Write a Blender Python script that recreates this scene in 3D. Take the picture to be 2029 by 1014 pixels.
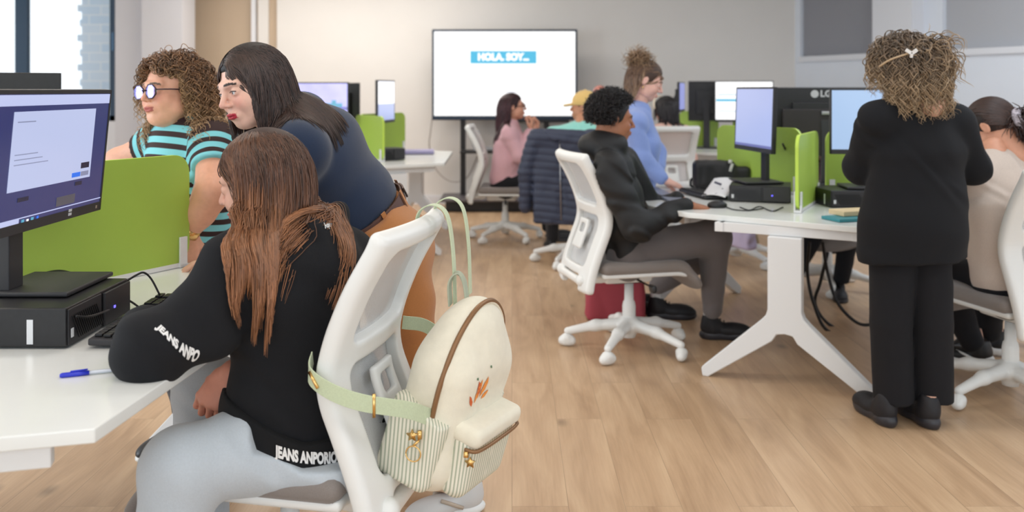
import bpy, math, random
import numpy as np
from mathutils import Matrix, Vector, Euler
from mathutils.bvhtree import BVHTree

random.seed(7); RNG = np.random.default_rng(7)
SC = bpy.context.scene; COL = SC.collection
for o in list(bpy.data.objects): bpy.data.objects.remove(o)

# ---------------------------------------------------------------- camera, world, light, exposure
F_PX, HCAM, HOR = 1800.0, 1.325, 178.0
cam = bpy.data.cameras.new('camera'); cam_o = bpy.data.objects.new('camera', cam); COL.objects.link(cam_o)
cam.sensor_width = 36.0; cam.sensor_fit = 'HORIZONTAL'
cam.lens = F_PX * 36.0 / 2029.0
cam_o.location = (0, 0, HCAM); cam_o.rotation_euler = (math.pi / 2, 0, 0)
cam.shift_y = -(507.0 - HOR) / 2029.0
cam.dof.use_dof = True; cam.dof.focus_distance = 2.45; cam.dof.aperture_fstop = 2.9
cam.clip_start = 0.05
SC.camera = cam_o
SC.view_settings.view_transform = 'Standard'; SC.view_settings.look = 'None'
SC.view_settings.gamma = 1.0; SC.view_settings.use_curve_mapping = False
SC.view_settings.exposure = 0.0

world = bpy.data.worlds.new('world'); SC.world = world; world.use_nodes = True
bg = world.node_tree.nodes['Background']
bg.inputs[0].default_value = (0.86, 0.94, 1.0, 1); bg.inputs[1].default_value = 1.5

def area(name, loc, sx, sy, watts, col, rot=(0, 0, 0)):
    l = bpy.data.lights.new(name, 'AREA'); l.shape = 'RECTANGLE'; l.size = sx; l.size_y = sy
    l.energy = watts; l.color = col
    o = bpy.data.objects.new(name, l); COL.objects.link(o); o.location = loc; o.rotation_euler = rot
    return o
for lx, ly, w in ((-2.6, .8, 14), (-.4, .8, 14), (1.9, .8, 14), (-2.6, 3.4, 14), (-.4, 3.4, 14), (1.9, 3.4, 13), (-2.6, 6.0, 14), (-.4, 6.0, 13), (2.0, 6.0, 6), (-2.4, 9.2, 32), (-1.0, 9.2, 30), (3.3, 6.8, 15), (3.4, 5.4, 24), (2.9, 3.6, 16)):  # last entries are fill, added to brighten the back-left and right walls
    area('ceiling_and_fill_lamp', (lx, ly, 2.86), 1.2, 0.6, w, (1.0, 0.94, 0.86) if lx < .5 else (.86, .93, 1.0))
area('window_and_fill_light', (-5.6, 2.6, 1.9), 4.4, 1.9, 170, (0.82, 0.92, 1.0), (0, math.radians(-90), 0))
area('window_and_fill_light', (0.6, -2.2, 1.9), 4.6, 1.8, 24, (0.9, 0.95, 1.0), (math.radians(90), 0, 0))  # added fill behind the camera, facing forward; no window is built there

# ---------------------------------------------------------------- pixel rays to places in the room
def P(x, y, z): return np.array([(x - 1014.5) / F_PX * z, z, HCAM - (y - HOR) / F_PX * z])
def ON(x, y, Z):
    z = (HCAM - Z) * F_PX / (y - HOR); return P(x, y, z)
def az(a): a = math.radians(a); return np.array([math.sin(a), math.cos(a), 0.0])
def V3(*a): return np.array(a, float)

# ---------------------------------------------------------------- materials
MATS = {}
def mat(name, col, rough=0.5, metal=0.0, noise=0.0, nscale=30.0, bump=0.0, bscale=200.0, sheen=0.0,
        emit=None, estr=1.0, attr=False, alpha=1.0, trans=0.0, sss=0.0, spec=None, nstretch=None):
    if name in MATS: return MATS[name]
    m = bpy.data.materials.new(name); m.use_nodes = True; nt = m.node_tree; N = nt.nodes; L = nt.links
    b = N['Principled BSDF']
    b.inputs['Base Color'].default_value = (*col, 1); b.inputs['Roughness'].default_value = rough
    b.inputs['Metallic'].default_value = metal
    if spec is not None: b.inputs['Specular IOR Level'].default_value = spec
    if sheen: b.inputs['Sheen Weight'].default_value = sheen
    if alpha < 1: b.inputs['Alpha'].default_value = alpha
    if trans: b.inputs['Transmission Weight'].default_value = trans
    if sss:
        b.inputs['Subsurface Weight'].default_value = sss
        b.inputs['Subsurface Radius'].default_value = (0.012, 0.005, 0.003); b.inputs['Subsurface Scale'].default_value = 1.0
    tc = N.new('ShaderNodeTexCoord'); src = tc.outputs['Object']
    if nstretch:
        mp = N.new('ShaderNodeMapping'); mp.inputs['Scale'].default_value = nstretch
        L.new(src, mp.inputs[0]); src = mp.outputs[0]
    colsock = None
    if attr:
        a = N.new('ShaderNodeAttribute'); a.attribute_name = 'col'; colsock = a.outputs['Color']
    if noise:
        t = N.new('ShaderNodeTexNoise'); t.inputs['Scale'].default_value = nscale; t.inputs['Detail'].default_value = 4
        L.new(src, t.inputs['Vector'])
        mr = N.new('ShaderNodeMapRange'); mr.inputs[3].default_value = 1 - noise; mr.inputs[4].default_value = 1 + noise
        mr.inputs[1].default_value = 0.25; mr.inputs[2].default_value = 0.75
        L.new(t.outputs['Fac'], mr.inputs[0])
        mx = N.new('ShaderNodeVectorMath'); mx.operation = 'SCALE'
        if colsock: L.new(colsock, mx.inputs[0])
        else: mx.inputs[0].default_value = col
        L.new(mr.outputs[0], mx.inputs['Scale']); colsock = mx.outputs[0]
    if colsock: L.new(colsock, b.inputs['Base Color'])
    if bump:
        t2 = N.new('ShaderNodeTexNoise'); t2.inputs['Scale'].default_value = bscale; t2.inputs['Detail'].default_value = 3
        L.new(src, t2.inputs['Vector'])
        bp = N.new('ShaderNodeBump'); bp.inputs['Strength'].default_value = bump; bp.inputs['Distance'].default_value = 0.004
        L.new(t2.outputs['Fac'], bp.inputs['Height']); L.new(bp.outputs[0], b.inputs['Normal'])
    if emit is not None:
        b.inputs['Emission Color'].default_value = (*emit, 1); b.inputs['Emission Strength'].default_value = estr
        if attr: L.new(colsock, b.inputs['Emission Color'])
    MATS[name] = m; return m

def s2l(r, g=None, b=None):
    if g is None: r, g, b = r
    f = lambda c: (c / 255 / 12.92) if c / 255 <= 0.04045 else ((c / 255 + 0.055) / 1.055) ** 2.4
    return (f(r), f(g), f(b))

# ---------------------------------------------------------------- object helpers
def children(o): return [c for c in bpy.data.objects if c.parent == o]
def label(o, text, cat, group=None):
    o['label'] = text; o['category'] = cat
    if group: o['group'] = group
    return o
def thing(name, text, cat, loc=(0, 0, 0), rz=0.0, group=None):
    o = bpy.data.objects.new(name, None); COL.objects.link(o); o.empty_display_size = 0.1
    o.location = tuple(float(v) for v in loc); o.rotation_euler = (0, 0, rz)
    return label(o, text, cat, group)

def mk(name, V, Fs, m, parent=None, smooth=True, col=None, local=True, mats=None, midx=None, attrs=None, bevel=0.0):
    """one mesh object. local=True: vertices are in the parent's frame; False: world (parent unrotated)"""
    V = np.asarray(V, float)
    if parent is not None and not local:
        V = V - np.array(root_loc(parent))
    me = bpy.data.meshes.new(name)
    me.from_pydata(V.tolist(), [], [list(map(int, f)) for f in Fs] if not isinstance(Fs, np.ndarray) else Fs.tolist())
    me.update()
    for mm in (mats or [m]): me.materials.append(mm)
    if midx is not None: me.polygons.foreach_set('material_index', np.asarray(midx, dtype=np.int32))
    if smooth: me.polygons.foreach_set('use_smooth', np.ones(len(me.polygons), dtype=bool))
    if col is not None:
        c = np.ones((len(V), 4), np.float32); c[:, :3] = col
        a = me.color_attributes.new('col', 'FLOAT_COLOR', 'POINT'); a.data.foreach_set('color', c.ravel())
    if attrs:
        for k, v in attrs.items():
            a = me.attributes.new(k, 'FLOAT', 'POINT'); a.data.foreach_set('value', np.asarray(v, np.float32))
    o = bpy.data.objects.new(name, me); COL.objects.link(o)
    if parent is not None: o.parent = parent
    if bevel:
        bv = o.modifiers.new('bevel', 'BEVEL'); bv.width = bevel; bv.segments = 2; bv.limit_method = 'ANGLE'
        bv.angle_limit = math.radians(40)
        o.modifiers.new('wn', 'WEIGHTED_NORMAL')
    return o
def root_loc(p):
    v = Vector((0, 0, 0))
    while p is not None: v = v + p.location; p = p.parent
    return (v.x, v.y, v.z)

def copy_tree(o, parent=None):
    c = o.copy(); COL.objects.link(c); c.parent = parent
    for ch in children(o):
        copy_tree(ch, c)
    return c

# ---- plain shapes returning (V, F); join() merges
def join(*parts):
    V = []; Fl = []; n = 0
    for v, f in parts:
        V.append(np.asarray(v, float)); Fl += [[int(i) + n for i in q] for q in f]; n += len(v)
    return np.concatenate(V), Fl
def box(cx, cy, cz, sx, sy, sz, R=None):
    x, y, z = sx / 2, sy / 2, sz / 2
    v = np.array([[-x, -y, -z], [x, -y, -z], [x, y, -z], [-x, y, -z], [-x, -y, z], [x, -y, z], [x, y, z], [-x, y, z]])
    if R is not None: v = v @ np.asarray(R).T
    return v + np.array([cx, cy, cz]), [[3, 2, 1, 0], [4, 5, 6, 7], [0, 1, 5, 4], [1, 2, 6, 5], [2, 3, 7, 6], [3, 0, 4, 7]]
def rotz(a): c, s = math.cos(a), math.sin(a); return np.array([[c, -s, 0], [s, c, 0], [0, 0, 1]])
def rotx(a): c, s = math.cos(a), math.sin(a); return np.array([[1, 0, 0], [0, c, -s], [0, s, c]])
def roty(a): c, s = math.cos(a), math.sin(a); return np.array([[c, 0, s], [0, 1, 0], [-s, 0, c]])
def prism(poly, z0, z1):
    n = len(poly); v = [[p[0], p[1], z0] for p in poly] + [[p[0], p[1], z1] for p in poly]
    a = sum(poly[i][0] * poly[(i + 1) % n][1] - poly[(i + 1) % n][0] * poly[i][1] for i in range(n))
    if a < 0:
        v = [[p[0], p[1], z0] for p in poly[::-1]] + [[p[0], p[1], z1] for p in poly[::-1]]
    return np.array(v, float), [list(range(n))[::-1], list(range(n, 2 * n))] + [[i, (i + 1) % n, n + (i + 1) % n, n + i] for i in range(n)]
def prism_uvw(poly, t, origin, u, v):
    """polygon in the plane (u, v) at origin, thickness t along u x v"""
    u = np.array(u, float); v = np.array(v, float); w = np.cross(u, v)
    V, Fc = prism(poly, -t / 2, t / 2)
    return np.array(origin) + V[:, :1] * u + V[:, 1:2] * v + V[:, 2:3] * w, Fc
def rrect(w, h, r, n=6, corners=(1, 1, 1, 1)):
    pts = []
    for k, (sx, sy, a0) in enumerate(((1, 1, 0), (-1, 1, 90), (-1, -1, 180), (1, -1, 270))):
        if not corners[k]: pts.append((sx * w / 2, sy * h / 2)); continue
        for i in range(n + 1):
            a = math.radians(a0 + 90 * i / n)
            pts.append((sx * (w / 2 - r) + r * math.cos(a), sy * (h / 2 - r) + r * math.sin(a)))
    return pts
def tube(path, r, sides=8, caps=True, flat=1.0, up=None):
    p = np.asarray(path, float); n = len(p)
    t = np.gradient(p, axis=0); t /= np.linalg.norm(t, axis=1)[:, None] + 1e-9
    rr = np.full(n, r) if np.isscalar(r) else np.asarray(r, float)
    a = np.array(up if up is not None else (0, 0, 1.0)); 
    if abs(t[0] @ a) > 0.9 and up is None: a = np.array([1.0, 0, 0])
    V = []; nrm = np.cross(t[0], a); nrm /= np.linalg.norm(nrm)
    for i in range(n):
        if up is not None: nrm = np.cross(t[i], a)
        nrm = nrm - t[i] * (nrm @ t[i]); nrm /= np.linalg.norm(nrm) + 1e-9
        b = np.cross(t[i], nrm)
        for k in range(sides):
            an = 2 * math.pi * k / sides
            V.append(p[i] + rr[i] * (math.cos(an) * nrm + math.sin(an) * flat * b))
    Fc = [[i * sides + k, i * sides + (k + 1) % sides, (i + 1) * sides + (k + 1) % sides, (i + 1) * sides + k] for i in range(n - 1) for k in range(sides)]
    if caps: Fc += [list(range(sides))[::-1], list(range((n - 1) * sides, n * sides))]
    return np.array(V), Fc
def smoothpath(pts, n=8):
    p = np.asarray(pts, float); out = []
    q = np.vstack([2 * p[0] - p[1], p, 2 * p[-1] - p[-2]])
    for i in range(1, len(q) - 2):
        for t in np.linspace(0, 1, n, endpoint=False):
            out.append(0.5 * ((2 * q[i]) + (-q[i - 1] + q[i + 1]) * t + (2 * q[i - 1] - 5 * q[i] + 4 * q[i + 1] - q[i + 2]) * t * t + (-q[i - 1] + 3 * q[i] - 3 * q[i + 1] + q[i + 2]) * t ** 3))
    out.append(p[-1]); return np.array(out)
def lathe(prof, n=20, c=(0, 0, 0)):
    V = []; 
    for r, z in prof:
        for k in range(n): V.append([c[0] + r * math.cos(2 * math.pi * k / n), c[1] + r * math.sin(2 * math.pi * k / n), c[2] + z])
    m = len(prof)
    Fc = [[i * n + k, i * n + (k + 1) % n, (i + 1) * n + (k + 1) % n, (i + 1) * n + k] for i in range(m - 1) for k in range(n)]
    return np.array(V), Fc + [list(range(n))[::-1], list(range((m - 1) * n, m * n))]

# ---------------------------------------------------------------- soft solids: signed distances meshed by surface nets
class Soft:
    def __init__(s, h=0.01): s.h = h; s.pr = []
    def cap(s, a, b, ra, rb=None, k=0.02, op='u'):
        rb = ra if rb is None else rb; s.pr.append(('cap', np.array(a, float), np.array(b, float), ra, rb, k, op)); return s
    def chain(s, pts, rs, k=0.02, op='u'):
        for i in range(len(pts) - 1): s.cap(pts[i], pts[i + 1], rs[i], rs[i + 1], k, op)
        return s
    def ell(s, c, r, R=None, k=0.02, op='u'):
        s.pr.append(('ell', np.array(c, float), np.array(r, float) if not np.isscalar(r) else np.array([r] * 3, float), None if R is None else np.array(R, float), k, op)); return s
    def rbox(s, c, hs, r, R=None, k=0.01, op='u'):
        s.pr.append(('box', np.array(c, float), np.array(hs, float), r, None if R is None else np.array(R, float), k, op)); return s
    def ecap(s, a, b, ra, rb, side, k=0.03, op='u'):
        """capsule with an elliptic section; ra/rb = (half width along side, half depth)"""
        s.pr.append(('ecap', np.array(a, float), np.array(b, float), ra, rb, np.array(side, float), k, op)); return s
    def fn(s, f): s.pr.append(('fn', f)); return s
    def _bounds(s):
        lo = np.full(3, 1e9); hi = -lo
        for q in s.pr:
            if q[0] == 'fn' or q[-1] == 's' or q[-1] == 'i': continue
            a, b = s._bb(q); lo = np.minimum(lo, a); hi = np.maximum(hi, b)
        return lo, hi
    def _bb(s, q):
        if q[0] == 'cap':
            r = max(q[3], q[4]); return np.minimum(q[1], q[2]) - r, np.maximum(q[1], q[2]) + r
        if q[0] == 'ecap':
            r = max(max(q[3]), max(q[4])); return np.minimum(q[1], q[2]) - r, np.maximum(q[1], q[2]) + r
        if q[0] == 'ell':
            if q[3] is None: return q[1] - q[2], q[1] + q[2]
            e = np.sqrt(((q[3] * q[2][None, :]) ** 2).sum(1)); return q[1] - e, q[1] + e
        if q[0] == 'box':
            if q[4] is None: return q[1] - q[2], q[1] + q[2]
            e = (np.abs(q[4]) * q[2][None, :]).sum(1); return q[1] - e, q[1] + e
    @staticmethod
    def _dist(q, X, Y, Z):
        if q[0] == 'cap':
            a, b = q[1], q[2]; ab = b - a; L2 = ab @ ab + 1e-12
            px, py, pz = X - a[0], Y - a[1], Z - a[2]
            t = np.clip((px * ab[0] + py * ab[1] + pz * ab[2]) / L2, 0, 1)
            return np.sqrt((px - t * ab[0]) ** 2 + (py - t * ab[1]) ** 2 + (pz - t * ab[2]) ** 2) - (q[3] + (q[4] - q[3]) * t)
        if q[0] == 'ecap':
            a, b = q[1], q[2]; ab = b - a; L = np.linalg.norm(ab) + 1e-9; w = ab / L
            u = q[5] - w * (q[5] @ w); u /= np.linalg.norm(u); v = np.cross(w, u)
            px, py, pz = X - a[0], Y - a[1], Z - a[2]
            pw = px * w[0] + py * w[1] + pz * w[2]; t = np.clip(pw / L, 0, 1)
            pu = px * u[0] + py * u[1] + pz * u[2]; pv = px * v[0] + py * v[1] + pz * v[2]; pw = pw - t * L
            ru = q[3][0] + (q[4][0] - q[3][0]) * t; rv = q[3][1] + (q[4][1] - q[3][1]) * t; rw = np.minimum(ru, rv)
            k0 = np.sqrt((pu / ru) ** 2 + (pv / rv) ** 2 + (pw / rw) ** 2)
            k1 = np.sqrt((pu / ru ** 2) ** 2 + (pv / rv ** 2) ** 2 + (pw / rw ** 2) ** 2) + 1e-9
            return np.where(k0 < 0.2, -0.8 * rw, k0 * (k0 - 1) / k1)
        if q[0] == 'ell':
            px, py, pz = X - q[1][0], Y - q[1][1], Z - q[1][2]
            if q[3] is not None:
                R = q[3]; px, py, pz = (R[0, 0] * px + R[1, 0] * py + R[2, 0] * pz, R[0, 1] * px + R[1, 1] * py + R[2, 1] * pz, R[0, 2] * px + R[1, 2] * py + R[2, 2] * pz)
            r = q[2]; k0 = np.sqrt((px / r[0]) ** 2 + (py / r[1]) ** 2 + (pz / r[2]) ** 2)
            k1 = np.sqrt((px / r[0] ** 2) ** 2 + (py / r[1] ** 2) ** 2 + (pz / r[2] ** 2) ** 2) + 1e-9
            return np.where(k0 < 0.2, -0.8 * r.min(), k0 * (k0 - 1) / k1)
        if q[0] == 'box':
            px, py, pz = X - q[1][0], Y - q[1][1], Z - q[1][2]
            if q[4] is not None:
                R = q[4]; px, py, pz = (R[0, 0] * px + R[1, 0] * py + R[2, 0] * pz, R[0, 1] * px + R[1, 1] * py + R[2, 1] * pz, R[0, 2] * px + R[1, 2] * py + R[2, 2] * pz)
            h = q[2] - q[3]; ax, ay, az_ = np.abs(px) - h[0], np.abs(py) - h[1], np.abs(pz) - h[2]
            return np.sqrt(np.maximum(ax, 0) ** 2 + np.maximum(ay, 0) ** 2 + np.maximum(az_, 0) ** 2) + np.minimum(np.maximum(ax, np.maximum(ay, az_)), 0) - q[3]
    def mesh(s, h=None):
        h = h or s.h; lo, hi = s._bounds(); pad = 4 * h + 0.012
        lo = lo - pad; hi = hi + pad; n = np.ceil((hi - lo) / h).astype(int) + 1
        gx, gy, gz = (lo[i] + h * np.arange(n[i]) for i in range(3))
        D = np.full(tuple(n), 0.5, np.float32)
        for q in s.pr:
            if q[0] == 'fn':
                X, Y, Z = np.meshgrid(gx, gy, gz, indexing='ij', sparse=True); D = q[1](D, X, Y, Z).astype(np.float32); continue
            k = q[-2]; op = q[-1]
            if op == 'i': sl = tuple(slice(0, n[i]) for i in range(3))
            else:
                a, b = s._bb(q); m = k + 3 * h + 0.01
                i0 = np.clip(np.floor((a - m - lo) / h).astype(int), 0, n - 1); i1 = np.clip(np.ceil((b + m - lo) / h).astype(int) + 1, 1, n)
                if (i1 <= i0).any(): continue
                sl = tuple(slice(i0[i], i1[i]) for i in range(3))
            X, Y, Z = np.meshgrid(gx[sl[0]], gy[sl[1]], gz[sl[2]], indexing='ij', sparse=True)
            d = s._dist(q, X, Y, Z); E = D[sl]
            k = max(k, 1e-4)
            if op == 'u':
                hh = np.clip(0.5 + 0.5 * (E - d) / k, 0, 1); D[sl] = E * (1 - hh) + d * hh - k * hh * (1 - hh)
            elif op == 's':
                hh = np.clip(0.5 - 0.5 * (E + d) / k, 0, 1); D[sl] = E * (1 - hh) - d * hh + k * hh * (1 - hh)
            elif op == 'i':
                hh = np.clip(0.5 - 0.5 * (d - E) / k, 0, 1); D[sl] = d * (1 - hh) + E * hh + k * hh * (1 - hh)
        s.D, s.lo, s.hh = D, lo, h
        return nets(D, lo, h)
def nets(D, lo, h):
    """naive surface nets"""
    S = D < 0
    c = [S[a:S.shape[0] - 1 + a, b:S.shape[1] - 1 + b, e:S.shape[2] - 1 + e] for a in (0, 1) for b in (0, 1) for e in (0, 1)]
    cnt = sum(x.astype(np.int8) for x in c); act = (cnt > 0) & (cnt < 8)
    idx = np.full(act.shape, -1, np.int64); ii = np.argwhere(act); idx[act] = np.arange(len(ii))
    acc = np.zeros((len(ii), 3)); num = np.zeros(len(ii))
    off = [(a, b, e) for a in (0, 1) for b in (0, 1) for e in (0, 1)]
    vals = {o: D[ii[:, 0] + o[0], ii[:, 1] + o[1], ii[:, 2] + o[2]] for o in off}
    for o in off:
        for ax in range(3):
            if o[ax]: continue
            p = list(o); p[ax] = 1; p = tuple(p); v0, v1 = vals[o], vals[p]; m = (v0 < 0) != (v1 < 0)
            t = np.where(m, v0 / (v0 - v1 + 1e-12), 0)
            q = np.tile(np.array(o, float), (len(ii), 1)); q[:, ax] += t
            acc[m] += q[m]; num[m] += 1
    V = lo + h * (ii + acc / num[:, None])
    Q = []
    for ax in range(3):
        sl0 = [slice(None)] * 3; sl1 = [slice(None)] * 3; sl0[ax] = slice(0, -1); sl1[ax] = slice(1, None)
        A = S[tuple(sl0)]; B = S[tuple(sl1)]; e = np.argwhere(A != B)
        u, v = (ax + 1) % 3, (ax + 2) % 3
        ok = (e[:, u] > 0) & (e[:, v] > 0) & (e[:, u] < S.shape[u] - 1) & (e[:, v] < S.shape[v] - 1); e = e[ok]
        flip = A[tuple(e.T)]
        def at(du, dv):
            f = e.copy(); f[:, u] += du; f[:, v] += dv; return idx[tuple(f.T)]
        q = np.stack([at(-1, -1), at(0, -1), at(0, 0), at(-1, 0)], 1)
        q[~flip] = q[~flip][:, ::-1]; Q.append(q)
    return V, np.concatenate(Q)
def folds(amp, freq, dirv=(0, 0, 1), warp=2.2, seed=0):
    """cloth creases pressed into a soft solid"""
    r = np.random.default_rng(seed); ph = r.uniform(0, 6.28, 8); d = np.array(dirv, float); d /= np.linalg.norm(d)
    def f(D, X, Y, Z):
        w = np.sin(9 * X + ph[0] + 3 * np.sin(5 * Z + ph[1])) + np.sin(8 * Y + ph[2] + 2.5 * np.sin(6 * X + ph[3])) + np.sin(7 * Z + ph[4] + 2 * np.sin(6 * Y))
        g = np.sin(freq * (d[0] * X + d[1] * Y + d[2] * Z) + warp * w + ph[5])
        g2 = np.sin(freq * 2.3 * (d[0] * X + d[1] * Y + d[2] * Z) - 1.7 * warp * w + ph[6])
        e = 0.5 + 0.5 * np.sin(2.1 * w + ph[7])
        return D + amp * e * (np.maximum(g, -0.2) + 0.4 * g2)
    return f
def near_mask(V, a, b):
    a = np.array(a); b = np.array(b); ab = b - a; t = np.clip(((V - a) @ ab) / (ab @ ab + 1e-12), 0, 1)
    return np.linalg.norm(V - a - t[:, None] * ab, axis=1), t

# ---- writing laid on a surface
def text_mesh(s, size=1.0, bold=0.0):
    cu = bpy.data.curves.new('txt', 'FONT'); cu.body = s; cu.size = size; cu.align_x = 'CENTER'; cu.align_y = 'CENTER'
    cu.offset = bold; cu.resolution_u = 3
    o = bpy.data.objects.new('txt', cu); COL.objects.link(o)
    dg = bpy.context.evaluated_depsgraph_get(); me = bpy.data.meshes.new_from_object(o.evaluated_get(dg))
    V = np.array([v.co[:] for v in me.vertices]); Fc = [list(p.vertices) for p in me.polygons]
    bpy.data.objects.remove(o); bpy.data.curves.remove(cu); bpy.data.meshes.remove(me)
    return V, Fc
def flat_text(name, s, size, origin, u, v, m, parent=None, bold=0.0, squeeze=1.0, local=True):
    V, Fc = text_mesh(s, size, bold); u = np.array(u, float); v = np.array(v, float)
    W = np.array(origin, float) + V[:, :1] * squeeze * u + V[:, 1:2] * v
    return mk(name, W, Fc, m, parent, smooth=False, local=local)
def bvh_of(V, Fc):
    return BVHTree.FromPolygons([tuple(map(float, v)) for v in V], [list(map(int, f)) for f in Fc])
def wrap_shape(V2, Fc, path, up, bvh, lift=0.0025):
    """lay 2-D shape V2 (x along path, y along up; centred) on a surface"""
    import bmesh
    me = bpy.data.meshes.new('t'); me.from_pydata([(a, b, 0) for a, b in V2[:, :2]], [], Fc); bm = bmesh.new(); bm.from_mesh(me)
    bmesh.ops.triangulate(bm, faces=bm.faces)
    for _ in range(2): 
        long = [e for e in bm.edges if e.calc_length() > 0.008]
        if long: bmesh.ops.subdivide_edges(bm, edges=long, cuts=1)
    bmesh.ops.triangulate(bm, faces=bm.faces)
    W = np.array([v.co[:] for v in bm.verts]); F2 = [[v.index for v in f.verts] for f in bm.faces]; bm.free(); bpy.data.meshes.remove(me)
    p = np.asarray(path, float); seg = np.linalg.norm(np.diff(p, axis=0), axis=1); cum = np.concatenate([[0], np.cumsum(seg)]); mid = cum[-1] / 2
    s = np.clip(W[:, 0] + mid, 0, cum[-1]); Q = np.stack([np.interp(s, cum, p[:, i]) for i in range(3)], 1)
    up = np.array(up, float); up /= np.linalg.norm(up); Q = Q + W[:, 1:2] * up
    out = []
    for q in Q:
        r = bvh.find_nearest(Vector(q)); out.append(np.array(r[0]) + np.array(r[1]) * lift)
    return np.array(out), F2
# ================================================================ materials used by several things
WHITE = mat('white_plastic', (0.80, 0.81, 0.80), 0.38)
WHITE_MET = mat('white_powder_coat', (0.78, 0.79, 0.80), 0.35)
DESK_M = mat('white_laminate', (0.80, 0.82, 0.81), 0.22, noise=0.02, nscale=6)
EDGE_M = mat('desk_edge_band', (0.78, 0.77, 0.74), 0.4)
GREEN = mat('green_laminate', s2l(164, 194, 80), 0.42, noise=0.03, nscale=4)
GREEN_EDGE = mat('green_edge_band', s2l(196, 226, 90), 0.4)
BLACKP = mat('black_plastic', (0.012, 0.012, 0.014), 0.42, noise=0.2, nscale=60)
DARKP = mat('charcoal_plastic', (0.028, 0.028, 0.032), 0.5)
GREYF = mat('grey_seat_fabric', s2l(134, 126, 122), 0.9, noise=0.08, nscale=400, bump=0.3, bscale=900, sheen=0.3)
METAL = mat('brushed_metal', (0.55, 0.55, 0.56), 0.3, metal=1.0)
GOLD = mat('gold_metal', (0.80, 0.52, 0.20), 0.25, metal=1.0)
CABLE = mat('black_cable', (0.01, 0.01, 0.012), 0.5)
PAPER = mat('white_paper', (0.82, 0.83, 0.85), 0.7)

def mesh_mat():
    """woven mesh of the chair backs: a fine net with holes"""
    m = bpy.data.materials.new('chair_mesh'); m.use_nodes = True; nt = m.node_tree; N = nt.nodes; L = nt.links
    b = N['Principled BSDF']; b.inputs['Base Color'].default_value = (0.66, 0.67, 0.68, 1); b.inputs['Roughness'].default_value = 0.8
    tc = N.new('ShaderNodeTexCoord'); out = []
    for ang in (0.8, -0.8):
        mp = N.new('ShaderNodeMapping'); mp.inputs['Rotation'].default_value = (0, ang, 0); L.new(tc.outputs['Object'], mp.inputs[0])
        w = N.new('ShaderNodeTexWave'); w.wave_type = 'BANDS'; w.bands_direction = 'X'; w.inputs['Scale'].default_value = 95
        L.new(mp.outputs[0], w.inputs['Vector']); out.append(w)
    mx = N.new('ShaderNodeMath'); mx.operation = 'MAXIMUM'; L.new(out[0].outputs['Fac'], mx.inputs[0]); L.new(out[1].outputs['Fac'], mx.inputs[1])
    mr = N.new('ShaderNodeMapRange'); mr.inputs[1].default_value = 0.45; mr.inputs[2].default_value = 0.75
    mr.inputs[3].default_value = 0.35; mr.inputs[4].default_value = 1.0
    L.new(mx.outputs[0], mr.inputs[0]); L.new(mr.outputs[0], b.inputs['Alpha']); return m
MESHM = mesh_mat()

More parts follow.
